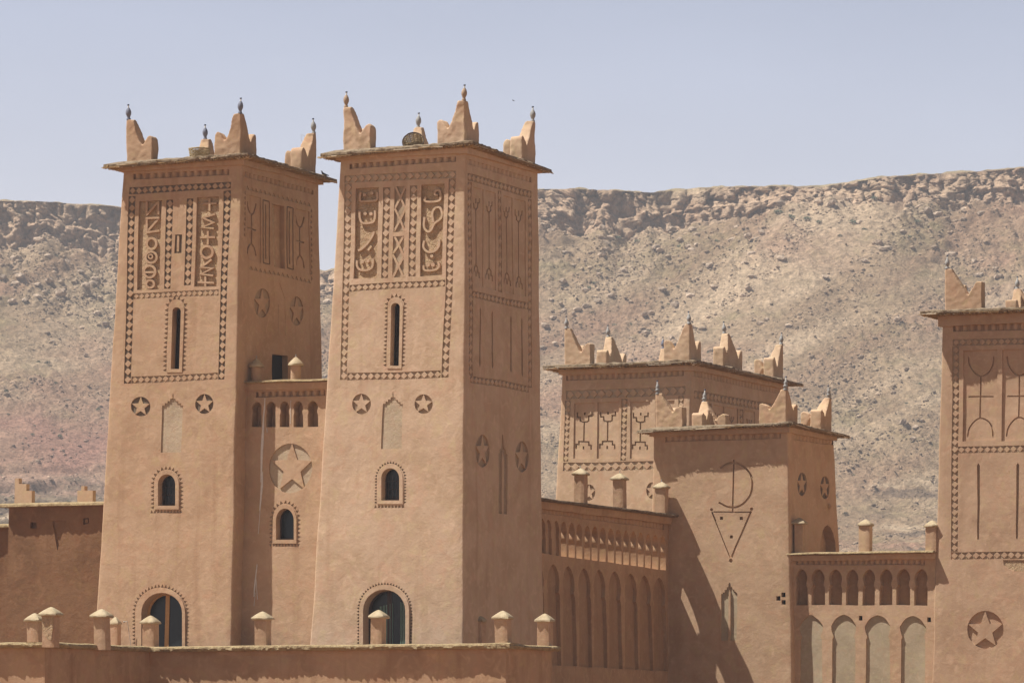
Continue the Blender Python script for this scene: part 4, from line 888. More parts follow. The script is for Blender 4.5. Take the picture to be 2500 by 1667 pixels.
for px, ay, bw, cw, dd in ((1954, 1263, 30, 40, .14), (2113, 1267, 38, 42, .12), (2275, 1270, 38, 42, .12)):
    p = behind(f, (px, 1345), dd); p.z = vt+.07; top = ray_at(px, ay, p.y).z; k = (.919+.394)*(F/p.y)
    post(HG, p, bw/k, top-p.z-.22, cw*1.1/k, .22, 'clay_d', 'cap')

# ------------------------------------------------------------------ tower E (right edge)
pe = f.P(f.uv((2278, 1500)), .12); ke = slide(pe, FU, 2712)
E = tower('kasbah_tower', 'clay tower at the right edge with two forked line carvings, cut off by the frame', ['clay_e'], ke.y, ((2705, 770), (2712, 1667)), (2301, 2275), (2866, 2884), .35, 754)
f, s = E.FF, E.SF
E.dentils(f, Z(10, [(300,492),(1150,480)]), Z(10, [(300,545),(1150,535)]), 20)
E.band(f, Z(10, [(300,590),(1130,580)]), Z(10, [(300,628),(1130,618)]), m='mid'); E.band(f, Z(10, [(298,632)])+Z(9, [(1477,442)]), Z(10, [(336,630)])+Z(9, [(1535,442)]), m='mid')
E.band(f, Z(10, [(332,1208),(1090,1198)]), Z(10, [(330,1246),(1090,1238)]), m='mid'); E.band(f, Z(9, [(1478,447),(2950,450)]), Z(9, [(1478,508),(2950,512)]), m='mid')
for k in range(3):
    dx = 224*k; E.hole(f, [(360+dx,656-3*k),(556+dx,651-3*k),(550+dx,1170),(357+dx,1178)], .06, 'clay_e', 10)
    T = lambda p: [(x+dx, y-2*k) for x, y in p]
    E.grooves(f, [wstroke(10, T(S([(386,692),(392,735),(420,782),(460,803),(502,782),(527,740),(534,690)])), 9, True), wstroke(10, T([(457,803),(454,1045)]), 9), wstroke(10, T([(386,922),(532,920)]), 8), wstroke(10, T(S([(383,1152),(392,1105),(420,1066),(457,1044),(500,1062),(524,1098),(530,1152)])), 9, True)], .12, 'clay_e')
for x10, x9 in ((450, 1710), (675, 2045), (900, 2380)):
    t = Z(10, [(x10-8,1318),(x10,1303),(x10+9,1318)]); bt = Z(9, [(x9+9,330),(x9,345),(x9-8,330)]); E.hole(f, t+bt, .08, 'mid')
stars(E, f, 9, 1775, 1110, 155, 165, 'clay_e', .075, .42)
E.hole(f, [(1925,520),(1932,560),(1965,590),(2020,615),(2090,622),(2180,600),(2200,520)], .03, 'rough', 9)
close_tower(E)
ring(E, .12, E.zt-.38, E.zt-.02); eave(E, .42, tip=.25, dz=(-.02, .03, -.1, -.05))
crown(E, 'clay_e', E.zt+.08, dict(L='c2', K='c2', R='c2', B='c2'), W1=1.30, W2=1.2, H=1.47, t=.40, sq=.9, horn=1.0, notch=.55, wt=.25, seed=5)
# ------------------------------------------------------------------ left red house
def front_house(name, label, px_poly, D0, mk, decor=None, depth=5.0):
    p = ray_at(px_poly[1][0], px_poly[1][1], D0); f = Face(Vector((p.x, p.y, 0)), FU)
    uv = [f.uv(q) for q in px_poly]   # left top, right top
    th = thing(name, f.P(((uv[0][0]+uv[1][0])/2, 0), -depth/2), label, 'house'); b = Building(th, [mk]); vt = uv[1][1]
    if decor: decor(b, f)
    b.wall(f, [(uv[0][0]-.35, 0), (uv[1][0], 0), (uv[1][0], vt), (uv[0][0], vt)], solid=depth); b.finish()
    coping(th, f.P((uv[0][0]-.28, vt)), f.P((uv[1][0], vt)), f.N, out=.24, inn=depth, tk=.12, slope=.09); return b, f, vt
def dec(b, f):
    b.hole(f, [(645,1088),(775,1090),(778,1222),(640,1220)], .16, 'red', 'F'); b.hole(f, [(388,370),(492,362),(462,470),(428,592)], .06, 'red', 5)
    b.hole(f, [(1775,995),(1892,980),(1892,1115),(1778,1125)], .10, 'red', 'F'); b.hole(f, [(1810,1020),(1870,1015),(1870,1085),(1812,1090)], 0.0, 'red', 'F')
RH, rf_, vt = front_house('clay_house', 'low reddish clay house with a carved triangle, left of the tall letter tower', [(23, 1232), (300, 1232)], 158, 'red', dec)
RH2, rf2, vt2 = front_house('clay_house', 'sliver of a lower pink clay wall at the left edge of the view', [(-90, 1287), (60, 1287)], 160.2, 'red')
def stepped(px, z, poly, d, lab):
    g = Face(rf_.o-rf_.N*d, rf_.U); uv = [g.uv(q) for q in Z(z, poly)]; mb = MB()
    lo = min(v for u, v in uv); uv = [(u, v-(1.0 if abs(v-lo) < .1 else 0)) for u, v in uv]
    slab(mb, g, uv, -.22, 0); mb.build('stepped_merlon', RH.th, ['clay_c'], smooth=30)
stepped(0, 'F', [(296,590),(318,148),(397,148),(397,268),(560,268),(560,414),(675,414),(670,590)], 1.5, '')
stepped(0, 'F', [(1640,560),(1655,410),(1735,410),(1740,315),(1802,315),(1806,410),(1980,410),(1976,560)], 2.2, '')

# ------------------------------------------------------------------ foreground terrace
c1 = ray_at(1235, 1582, 142); zt = c1.z; c1.z = 0
c2 = slide(c1, eL, 366); c3 = slide(c2, -eR, 110); c4 = slide(c3, eL, -260); c5 = slide(c1, eR, 1347)
TR = thing('terrace_wall', (c1+c2)/2+eR*2, 'reddish clay terrace wall along the bottom with a crumbly coping and capped posts', 'wall')
b = Building(TR, ['terra']); Fm = Face(c2, FU)
for p, q, U_ in ((c2, c1, FU), (c3, c2, eR), (c4, c3, FU), (c1, c5, eR)):
    g = Face(p, U_); L_ = (q-p).length; relief(b.mb, g, [(0, 0), (L_, 0), (L_, zt), (0, zt)], [])
bk = slide(c5, eL, 366)
b.mb.add([Vector((p.x, p.y, zt+.02)) for p in (c4, c3, c2, c1, c5, bk+eR*2, c4+eR*12)], [(0, 1, 2, 3, 4, 5, 6)])
g = Face(c5, eL); relief(b.mb, g, [(0, 0), (3, 0), (3, zt), (0, zt)], []); b.finish()
up = Vector((0, 0, zt)); kwc = dict(tk=.15, rag=.045, slope=.05)
coping(TR, c2+up-FU*.0, c1+up+FU*.20, -eR, out=.23, inn=.5, **kwc); coping(TR, c3+up-eR*.20, c2+up-eR*.25, FU, out=.17, inn=.5, **kwc)
coping(TR, c4+up, c3+up+FU*.15, -eR, out=.24, inn=.5, **{**kwc, 'tk': .14}); coping(TR, c1+up-eR*.22, c5+up+eR*.2, FU, out=.22, inn=.5, **{**kwc, 'tk': .13})
for px, ay, bw, cw, Y in ((87, 1496, 42, 56, 142.5), (124, 1481, 44.5, 63, 139.9), (250, 1486, 43, 62, 143.3), (281, 1505, 30, 34, 149.5), (367, 1502, 43, 54, 146.9), (642, 1492, 43, 60, 145.6), (923, 1488, 41, 57, 144.2), (1168, 1498, 43, 50, 151.3), (1230, 1490, 46, 59, 142.7), (1331, 1497, 43, 55, 145.4)):
    p = ray_at(px, 1570, Y); k = (.919+.394)*(F/Y); top = ray_at(px, ay, Y).z; p.z = zt+.03
    post(TR, p, bw/k, top-p.z-.24, cw*1.0/k, .24, 'post', 'cap')
# bare broken patch on the front of the near left post
fp = Face(ray_at(124, 1570, 139.9)-eR*.205, FU); mb = MB(); slab(mb, fp, [fp.uv(q) for q in Z('E', [(235,220),(400,222),(388,400),(368,575),(320,555),(268,500),(245,400)])], -.05, .012); mb.build('bare_masonry_patch', TR, ['rough'])

# ------------------------------------------------------------------ small things
def lathe(mb, c, prof, n=18, ax=Vector((0, 0, 1)), mi=0):
    x = ax.orthogonal().normalized(); y = ax.cross(x)
    V = [c+ax*z+x*r*math.cos(2*math.pi*k/n)+y*r*math.sin(2*math.pi*k/n) for r, z in prof for k in range(n)]
    mb.add(V, [(i*n+k, i*n+(k+1) % n, (i+1)*n+(k+1) % n, (i+1)*n+k) for i in range(len(prof)-1) for k in range(n)], mi)
def basket(loc, ax, r, h, label, mk, ribs=16, rows=9, mk2='basketd'):
    th = thing('wicker_basket', loc, label, 'basket'); ax = ax.normalized(); x = ax.orthogonal().normalized(); y = ax.cross(x); rnd = random.Random(4)
    mb = MB()
    for i in range(rows):
        z = h*(i+.5)/rows; rr = r*(.80+.2*(i+.5)/rows); n = 30; last = None
        for k in range(n+1):
            t = 2*math.pi*k/n; q = loc+ax*(z+rnd.uniform(-.006, .006))+(x*math.cos(t)+y*math.sin(t))*(rr+(.008 if (k+i) % 2 else -.008))
            if last is not None: mb.bar(last, q, h/rows*.46, 4)
            last = q
    lathe(mb, loc, [(0.001, .012), (r*.8, .012)], 20, ax); mb.build('weave', th, [mk])
    mb = MB()
    for k in range(ribs):
        t = 2*math.pi*k/ribs; d = x*math.cos(t)+y*math.sin(t); mb.bar(loc+d*r*.8, loc+d*r*.985+ax*(h*1.05), .011, 4)
    mb.build('rib', th, [mk2], kind='stuff')
    mb = MB(); n = 26; q = [loc+ax*h+(x*math.cos(2*math.pi*k/n)+y*math.sin(2*math.pi*k/n))*r*1.01+ax*rnd.uniform(-.01, .01) for k in range(n)]
    for k in range(n): mb.bar(q[k], q[(k+1) % n], .018, 5)
    mb.build('rim', th, [mk2]); return th
ya = A.g['t']['K'].y+1.6; p = ray_at(487, 380, ya); p.z = A.zt+.09
basket(p, Vector((0, 0, 1)), .33, .42, 'round woven straw basket beside the corner merlon on the left tower roof', 'basket', mk2='basket')
yb_ = B.g['t']['K'].y+1.5; p = ray_at(1010, 352, yb_)
ax = Vector((-.12, -.86, .50)); basket(p-ax.normalized()*.26, ax, .33, .40, 'dark open wicker basket tipped on its side on the central tower roof', 'basket')
# pigeon
pg = Z(1, [(1815, 668)])[0]; y_ = A.g['t']['R'].y-.1; p0 = ray_at(pg[0], pg[1]+2, y_)
def bird(loc, label, s_=1.0, wings=False, fx=-1):
    mb = MB(); th = None
    sk = [((.0, .0, .07), .055), ((.07*fx*-1, 0, .055), .035), ((.16*fx*-1, 0, .03), .012), ((-.04*fx*-1, 0, .10), .048), ((-.06*fx*-1, 0, .15), .026), ((-.065*fx*-1, 0, .175), .027), ((-.10*fx*-1, 0, .172), .004)]
    me = bpy.data.meshes.new('pigeon'); order = [0, 1, 2, 3, 4, 5, 6]
    vs = [Vector(sk[i][0])*s_ for i in order]; ed = [(0, 1), (1, 2), (0, 3), (3, 4), (4, 5), (5, 6)]
    if wings: vs += [Vector((.0, .1, .09))*s_, Vector((.05, .24, .10))*s_, Vector((.0, -.1, .09))*s_, Vector((.05, -.24, .10))*s_]; ed += [(0, 7), (7, 8), (0, 9), (9, 10)]
    else: vs += [Vector((.01, .025, .01))*s_, Vector((.01, -.025, .01))*s_]; ed += [(0, 7), (0, 8)]
    me.from_pydata(vs, ed, []); o = bpy.data.objects.new('pigeon', me); C.objects.link(o); sm = o.modifiers.new('s', 'SKIN')
    rs = [sk[i][1]*s_ for i in order]+([.03*s_, .008*s_]*2 if wings else [.006*s_]*2)
    for v, r_ in zip(me.skin_vertices[0].data, rs): v.radius = (r_, r_*.8); 
    me.skin_vertices[0].data[0].use_root = True
    o.modifiers.new('b', 'SUBSURF').levels = 2; bpy.context.view_layer.update(); m2 = evalmesh(o); bpy.data.objects.remove(o)
    for p_ in m2.polygons: p_.use_smooth = True
    m2.materials.clear(); m2.materials.append(M['bird']); o = bpy.data.objects.new('pigeon', m2); C.objects.link(o); o.location = loc; tag(o, label, 'bird'); return o
p0 = expand(A.g['t'], .4)[2]-eR*.75+eL*.05; p0.z = A.zt-.075+.07
bird(p0, 'dark pigeon perched on the right reed eave of the left tower', 1.05, fx=-1)
bird(ray_at(1253, 248, 170), 'tiny bird flying in the sky right of the central tower', .36, True)
# thin lamp rod by the arched door
yl = A.FF.P(A.FF.uv((310, 1530)), .25); mb = MB(); a = ray_at(303, 1517, yl.y); c = ray_at(311, 1516, yl.y); d = ray_at(323, 1562, yl.y); d.z = zt+.02; d = Vector((d.x, d.y, zt+.03))
lr = thing('lamp_rod', d, 'thin bent lamp rod leaning left of the ochre arched door', 'lamp'); mb.bar(c, d, .009, 5); mb.bar(a, c, .009, 5); mb.build('rod', lr, ['metal']); mb = MB(); lathe(mb, a-Vector((0, 0, .02)), [(.001, -.02), (.025, 0), (.028, .03), (.001, .05)], 10); mb.build('lamp_head', lr, ['metal'], smooth=50)
# bent wire on the right merlon of A
mb = MB(); yw = A.g['t']['R'].y; q = [ray_at(x, y, yw) for x, y in Z(1, [(1636,372),(1645,378),(1640,348),(1614,345),(1618,388),(1632,395)])]
wr = thing('bent_wire', q[0], 'thin bent wire sticking up from the right merlon of the left tower', 'wire'); q.insert(0, ray_at(*Z(1, [(1668, 385)])[0], yw))
for i in range(len(q)-1): mb.bar(q[i], q[i+1], .006, 4)
mb.build('wire', wr, ['metal'])
# =================================================================== terrain
def hsh(ix, iy, s=0):
    with np.errstate(over='ignore'):
        h = (ix.astype(np.int64)*374761393+iy.astype(np.int64)*668265263+s*1274126177) & 0xffffffff
        h = ((h ^ (h >> 13))*1103515245) & 0xffffffff; h = ((h ^ (h >> 16))*2246822519) & 0xffffffff
        return ((h ^ (h >> 15)) & 0xffffff)/float(0xffffff)
def vn(x, y, s=0):
    ix = np.floor(x); iy = np.floor(y); fx = x-ix; fy = y-iy; fx = fx*fx*(3-2*fx); fy = fy*fy*(3-2*fy)
    a = hsh(ix, iy, s); b = hsh(ix+1, iy, s); c = hsh(ix, iy+1, s); d = hsh(ix+1, iy+1, s)
    return ((a*(1-fx)+b*fx)*(1-fy)+(c*(1-fx)+d*fx)*fy)*2-1
def fbm(x, y, o=4, s=0):
    r = 0; a = 1; t = 0
    for k in range(o): r = r+a*vn(x*2**k+k*17.3, y*2**k+k*9.1, s+k); t += a; a *= .5
    return r/t
def worley(x, y, s=0):
    ix = np.floor(x); iy = np.floor(y); f1 = np.full(x.shape, 9.); f2 = f1.copy(); cid = np.zeros(x.shape)
    for dx in (-1, 0, 1):
        for dy in (-1, 0, 1):
            cx = ix+dx; cy = iy+dy; px = cx+.1+.8*hsh(cx, cy, s); py = cy+.1+.8*hsh(cx, cy, s+5); d = np.hypot(px-x, py-y)
            n = d < f1; f2 = np.where(n, f1, np.minimum(f2, d)); cid = np.where(n, hsh(cx, cy, s+9), cid); f1 = np.where(n, d, f1)
    return f1, f2, cid
SK = np.array([(-900,470),(0,482),(150,487),(290,497),(420,530),(560,580),(790,655),(900,640),(1100,560),(1230,470),(1310,456),(1400,455),(1500,458),(1590,464),(1660,456),(1760,450),(1900,448),(2000,450),(2060,440),(2130,428),(2250,420),(2400,411),(2500,402),(3400,350)], float)
RC = 1070.0
def terr(x, r):
    """x, r arrays -> world position arrays; r runs up the slope, the cliff stands at r = RC"""
    pxx = x/1085*F+PX0; warp = fbm(x/55, r*0+3.3, 3, 1)*16+fbm(x/13, r*0+1.1, 2, 2)*3
    y = r-warp*np.clip((r-700)/300, 0, 1)
    sky_ = np.interp(pxx, SK[:, 0], SK[:, 1]); zr = (HY-sky_)/F*(RC+12-warp)+CZ
    hc = np.interp(pxx, [-900,0,290,500,800,1100,1250,1320,1500,1650,1800,2000,2200,2500,3400], [11,10.5,11.5,8,5,8,10,10.5,11.5,7.5,5,5,7,9.5,11]); hc0 = hc
    hc = hc*np.clip(1+.55*fbm(x/17+3, r*0+2.2, 3, 15)+.25*fbm(x/5, r*0, 2, 16), .35, 1.5)
    zb = zr-hc0-1.0
    t = np.interp(r, [260,600,820,900,RC], [0,.06,.25,.37,1.0]); t2 = np.interp(r, [900,960,1020,RC], [.37,.565,.775,1.0]); t = np.where(r > 900, t2, t)
    z = -.5+zb*t+(hc0-hc)*np.clip((r-1040)/30, 0, 1)**1.5
    # gullies and fans down the slope
    sl = np.clip((r-600)/200, 0, 1)*np.clip((RC+2-r)/30, 0, 1)
    z = z+sl*(fbm(x/38+fbm(x/60, r/60, 2, 31)*.8, r/190, 3, 3)*1.6+fbm(x/12, r/30, 3, 4)*.6)
    left = np.clip((560-pxx)/160, 0, 1)
    # rock ledges low on the left and right
    lm = np.clip(1-np.abs(r-925)/42, 0, 1)*np.clip(left*1.2+np.clip((pxx-1900)/200, 0, 1)*.6, 0, 1); lm = lm*lm*(3-2*lm)
    zz = z+fbm(x/18, r/25, 3, 8)*1.6; st = 4.2; q = zz/st; fr = q-np.floor(q); zt_ = (np.floor(q)+fr*.35+.65*np.clip((fr-.45)/.10, 0, 1))*st-(zz-z)*.6
    z = z*(1-lm)+zt_*lm
    # cliff
    c = (r-RC)
    up = np.clip(c/(5.6+1.2*vn(x/8, x*0, 14)), 0, 1); cl = up**.8
    s1 = .30+.12*fbm(x/9, x*0, 2, 12); bench = np.where(up < s1, up/s1*.46, np.where(up < s1+.28, .46+(up-s1)/.28*.07, .53+(up-s1-.28)/(1-s1-.28)*.47))
    z = z+hc*np.where(c > 0, bench, 0)+np.clip(c-4.5, 0, 8)/8*1.0+np.clip(c-12, 0, 400)*.012
    # face displacement: buttresses, blocks, cracks
    zl = z
    face = np.clip(c/1.0+1, 0, 1)*np.clip((7.0-c)/1.5, 0, 1)
    wx = x+fbm(x/4, zl/4, 2, 40)*.9
    zl = zl+fbm(x/6, r*0, 2, 46)*1.2; f1, f2, ci = worley(wx/2.7, zl/5.0, 20); g1, g2, cj = worley(wx/.95+7, zl/1.5, 23)
    dy = face*(-(ci-.5)*3.6-(cj-.5)*1.5+np.abs(fbm(wx/2.2, zl/9, 3, 44))*1.2+np.clip(.16-(f2-f1), 0, .16)*7+np.clip(.12-(g2-g1), 0, .12)*3.5+fbm(x/7, zl/14, 3, 26)*1.5+np.sin(zl*2.3+fbm(x/20, zl*0, 2, 6)*3)*.18)
    y = y+dy
    # rock texture of the scree
    ro = np.clip((r-820)/60, 0, 1)*(1-face)*np.clip((RC+1-r)/2, 0, 1)
    dens = np.clip(fbm(x/22, r/22, 3, 50)*1.6+.45+np.clip((r-1000)/70, 0, 1)*.9-left*np.clip(1-np.abs(r-955)/35, 0, 1)*1.1, 0, 1)
    f1, f2, ci = worley(x/1.9, r/1.5, 60); b1 = np.clip(.42+ci*.25-f1, 0, .4)*2.1*(ci > .45)
    f1, f2, ci = worley(x/.85, r/.7, 66); b2 = np.clip(.55-f1, 0, .4)*1.1*(ci > .25)
    f1, f2, ci = worley(x/5.0, r/4.0, 71); b3 = np.clip(.34+.2*ci-f1, 0, .4)*5.0*(ci > .80-.25*np.clip((pxx-1580)/200, 0, 1))*np.clip((r-1020)/40, 0, 1)
    z = z+ro*(dens*(b1*.7+b3*.9)+(.35+.65*dens)*b2+fbm(x/.9, r/.9, 3, 80)*.42+fbm((x+r*.6)/2.2, (r-x*.4)/9, 3, 83)*.5)
    z = z+np.clip((r-RC-6)/4, 0, 1)*(fbm(x/3, r/3, 3, 90)*.6)
    return x, y, z, zl
def rock_mats():
    m = bpy.data.materials.new('mountain_rock'); m.use_nodes = True; n = m.node_tree; N = n.nodes; L = n.links; b = N['Principled BSDF']; b.inputs['Roughness'].default_value = 1; b.inputs['Specular IOR Level'].default_value = 0.05
    a = N.new('ShaderNodeAttribute'); a.attribute_name = 'earth'; g = N.new('ShaderNodeNewGeometry')
    t = N.new('ShaderNodeTexNoise'); t.inputs['Scale'].default_value = 1.3; t.inputs['Detail'].default_value = 8; t.inputs['Roughness'].default_value = .7; L.new(g.outputs['Position'], t.inputs['Vector'])
    r = N.new('ShaderNodeMapRange'); r.inputs[1].default_value = .36; r.inputs[2].default_value = .64; r.inputs[3].default_value = .74; r.inputs[4].default_value = 1.24; L.new(t.outputs['Fac'], r.inputs[0])
    def cells(sc_, lo, hi, src):
        vo = N.new('ShaderNodeTexVoronoi'); vo.inputs['Scale'].default_value = sc_; L.new(g.outputs['Position'], vo.inputs['Vector'])
        sp = N.new('ShaderNodeSeparateColor'); L.new(vo.outputs['Color'], sp.inputs[0]); q = N.new('ShaderNodeMapRange'); q.inputs[3].default_value = lo; q.inputs[4].default_value = hi; L.new(sp.outputs[0], q.inputs[0])
        s_ = N.new('ShaderNodeVectorMath'); s_.operation = 'SCALE'; L.new(src, s_.inputs[0]); L.new(q.outputs[0], s_.inputs['Scale']); return s_.outputs[0]
    cc = cells(.75, .90, 1.12, cells(1.7, .84, 1.18, a.outputs['Color']))
    v = N.new('ShaderNodeVectorMath'); v.operation = 'SCALE'; L.new(cc, v.inputs[0]); L.new(r.outputs[0], v.inputs['Scale']); L.new(v.outputs[0], b.inputs['Base Color'])
    bp = N.new('ShaderNodeBump'); bp.inputs['Distance'].default_value = .75; L.new(t.outputs['Fac'], bp.inputs['Height']); L.new(bp.outputs[0], b.inputs['Normal']); return m
MR = rock_mats()
xs_ = np.concatenate([np.linspace(-405, -145, 130)[:-1], np.linspace(-145, 145, 665)[:-1], np.linspace(145, 405, 130)])
rs_ = np.concatenate([np.linspace(260, 860, 60)[:-1], np.linspace(860, 1040, 390)[:-1], np.linspace(1040, RC-1, 90)[:-1], np.linspace(RC-1, RC+6, 110)[:-1], np.linspace(RC+6, RC+22, 30)[:-1], np.linspace(RC+22, 1400, 12)])
XX, RR = np.meshgrid(xs_, rs_); fan = RR/1085*.25+.75; XX = XX*fan
X_, Y_, Z_, ZL = terr(XX, RR)
nr, nc = XX.shape; me = bpy.data.meshes.new('hills')
me.vertices.add(nr*nc); me.vertices.foreach_set('co', np.stack([X_, Y_, Z_], -1).ravel())
ii = (np.arange(nr-1)[:, None]*nc+np.arange(nc-1)[None]).ravel(); q = np.stack([ii, ii+1, ii+nc+1, ii+nc], -1).ravel()
me.loops.add(len(q)); me.loops.foreach_set('vertex_index', q.astype(np.int32)); me.polygons.add(len(ii)); me.polygons.foreach_set('loop_start', (np.arange(len(ii))*4).astype(np.int32)); me.polygons.foreach_set('loop_total', np.full(len(ii), 4, np.int32)); me.update(calc_edges=True)
# earth colours by place: tan scree, olive grass, pink marl low on the left, brown cliff
def earth(x, r, z):
    px = x/1085*F+PX0; base = np.zeros(x.shape+(3,)); base[:] = (.29, .225, .16)
    def mixin(c, w_): w_ = np.clip(w_, 0, 1)[..., None]; base[:] = base*(1-w_)+np.array(c)*w_
    mixin((.36, .29, .21), fbm(x/9, r/9, 4, 101)*1.5); mixin((.235, .175, .12), fbm(x/14+4, r/10, 4, 103)*1.5-.2)
    dg = fbm((x-r*.75)/11, (x*.6+r)/85, 4, 140); mixin((.43, .35, .265), dg*1.9-.05); mixin((.25, .175, .125), -dg*1.8-.12)
    left = np.clip((620-px)/200, 0, 1)
    mixin((.30, .19, .145), fbm(x/30+9, r/25, 3, 108)*1.4-.1+np.clip((px-1900)/500, 0, 1)*np.clip((985-r)/60, 0, 1)*.5)
    mixin((.30, .18, .15), left*np.clip((1000-r)/25, 0, 1)*(.75+fbm(x/14, r/14, 3, 110)*.7)); mixin((.34, .24, .195), left*np.clip((948-r)/8, 0, 1)*np.clip((r-930)/6, 0, 1))
    mixin((.235, .19, .14), left*np.clip((934-r)/5, 0, 1))
    lo = left*np.clip((944-r)/5, 0, 1)+np.clip((px-1950)/80, 0, 1)*np.clip((926-r)/5, 0, 1); sb = fbm(x/45, z/1.3, 3, 150)+.5*fbm(x/6, z/.5, 3, 151); mixin((.16, .125, .10), lo*(sb*3.0-.25)); mixin((.40, .33, .25), lo*(-sb*2.2-.2))  # strata colours; the dark bands also paint in shade under the ledges
    gr = fbm(x/11, r/9, 4, 120)*1.3+fbm(x/2.3, r/2.3, 3, 121)*.9-.22+np.clip(1-np.abs(r-1045)/28, 0, 1)*.28-left*np.clip((990-r)/20, 0, 1)*.8
    mixin((.20, .19, .10), gr*np.clip((RC-r)/3, 0, 1)*np.clip(.75-.0*r, 0, 1)*.55)
    cf = np.clip((r-RC+2)/2, 0, 1)*np.clip((RC+6-r)/2, 0, 1); mixin((.50, .39, .30), cf*.85); mixin((.40, .295, .22), cf*(fbm(x/3, z/6, 3, 130)*1.6)); mixin((.43, .34, .25), cf*(fbm(x/6, z/3, 3, 133)*1.6-.35))
    mixin((.33, .29, .19), np.clip((r-RC-6)/2, 0, 1)*.8); return base*np.array([.92, .835, .735])
E_ = earth(XX, RR, ZL); ca_ = me.color_attributes.new('earth', 'FLOAT_COLOR', 'POINT'); ca_.data.foreach_set('color', np.concatenate([E_, np.ones(E_.shape[:2]+(1,))], -1).astype(np.float32).ravel())
me.materials.append(MR); hills = bpy.data.objects.new('hills', me); C.objects.link(hills); tag(hills, kind='structure', label='rocky desert hillside with a broken cliff band along its rim')
for p in (): pass
# ground sheet
gm = mat('ground_earth', (.28, .15, .07), (.22, .12, .055), scale=.08, bump=.03, bscale=1)
mb = MB(); mb.add([(-4000, -3000, -.02), (4000, -3000, -.02), (4000, 6000, -.02), (-4000, 6000, -.02)], [(0, 1, 2, 3)]); g_ = mb.build('ground', None, [gm]); tag(g_, kind='structure')
# boulders: one shared set of rock meshes; the largest are things, the rest one rubble object
nrg = np.random.default_rng(11)
def rockverts(seed):
    bm = bmesh.new(); bmesh.ops.create_icosphere(bm, subdivisions=1, radius=1); rn = random.Random(seed)
    for v in bm.verts: v.co *= rn.uniform(.68, 1.12)
    cut = [Vector((rn.uniform(-1, 1), rn.uniform(-1, 1), rn.uniform(-.4, 1))).normalized() for _ in range(4)]
    for v in bm.verts:
        for c_ in cut:
            d = v.co.dot(c_)-.62
            if d > 0: v.co -= c_*d
    V = np.array([v.co[:] for v in bm.verts]); Fc = np.array([[v.index for v in f_.verts] for f_ in bm.faces]); bm.free(); return V, Fc
RV = [rockverts(k) for k in range(10)]
def smallrock(seed):
    rn = random.Random(seed); t = 1.618; P = [(-1,t,0),(1,t,0),(-1,-t,0),(1,-t,0),(0,-1,t),(0,1,t),(0,-1,-t),(0,1,-t),(t,0,-1),(t,0,1),(-t,0,-1),(-t,0,1)]
    V = np.array([[c*rn.uniform(.4, .64) for c in p] for p in P]); return V, np.array([(0,11,5),(0,5,1),(0,1,7),(0,7,10),(0,10,11),(1,5,9),(5,11,4),(11,10,2),(10,7,6),(7,1,8),(3,9,4),(3,4,2),(3,2,6),(3,6,8),(3,8,9),(4,9,5),(2,4,11),(6,2,10),(8,6,7),(9,8,1)])
SV = [smallrock(k) for k in range(12)]
def samp(n, r0, r1):
    """positions seen in the picture: even in x, denser up-slope"""
    x = nrg.uniform(-125, 122, n); r = nrg.uniform(r0, r1, n); return x, r
def onground(x, r): a, b, c, d = terr(x, r); return a, b, c
x, r = samp(105000, 872, RC+1); px = x/1085*F+PX0
dens = fbm(x/22, r/22, 3, 50)*.9+.48+np.clip((r-1000)/70, 0, 1)*.5-np.clip((560-px)/160, 0, 1)*np.clip(1-np.abs(r-955)/35, 0, 1)*.6
st_ = fbm((x-r*.55)/7, (x*.5+r)/40, 4, 145); kp = nrg.uniform(0, 1, len(x)) < np.clip(dens*.75+st_*.9, .04, 1)**1.5; x, r = x[kp], r[kp]; gx, gy, gz = onground(x, r)
sz = .125*(nrg.pareto(2.15, len(x))+1); up_ = np.clip((r-960)/100, 0, 1); sz = np.minimum(sz*(1+.4*up_), .75+.8*up_)
order = np.argsort(-sz); col = earth(x, r, gz); V_, Fq, CO = [], [], []; off = 0
white = nrg.uniform(0, 1, len(x)) < .05
for j in order[260:]:
    s_ = sz[j]; V, Fc = RV[j % 10] if s_ > .45 else SV[j % 12]; a = nrg.uniform(0, 6.3); c_, s2 = math.cos(a), math.sin(a); S3 = np.array([1.0, nrg.uniform(.7, 1.0), nrg.uniform(.35, .65)])*s_
    W = V*S3; W = np.stack([W[:, 0]*c_-W[:, 1]*s2, W[:, 0]*s2+W[:, 1]*c_, W[:, 2]], -1)+np.array([gx[j], gy[j], gz[j]+s_*.06]); V_.append(W); Fq.append(Fc+off); off += len(V)
    k_ = nrg.uniform(.85, 1.35)*(1.25 if white[j] else 1); CO.append(np.tile(np.minimum(np.append(col[j]*k_*.5+np.array([.40, .305, .22])*k_*.5, 1), 1), (len(V), 1)))
V_ = np.concatenate(V_); Fq = np.concatenate(Fq); CO = np.concatenate(CO); me = bpy.data.meshes.new('rubble')
me.vertices.add(len(V_)); me.vertices.foreach_set('co', V_.ravel()); me.loops.add(Fq.size); me.loops.foreach_set('vertex_index', Fq.ravel().astype(np.int32)); me.polygons.add(len(Fq)); me.polygons.foreach_set('loop_start', (np.arange(len(Fq))*3).astype(np.int32)); me.polygons.foreach_set('loop_total', np.full(len(Fq), 3, np.int32)); me.update(calc_edges=True)
ca_ = me.color_attributes.new('earth', 'FLOAT_COLOR', 'POINT'); ca_.data.foreach_set('color', CO.astype(np.float32).ravel()); me.materials.append(MR)
rb = bpy.data.objects.new('rubble', me); C.objects.link(rb); tag(rb, 'loose rubble scattered down the hillside behind the towers', 'rubble', kind='stuff')
bmeshes = []
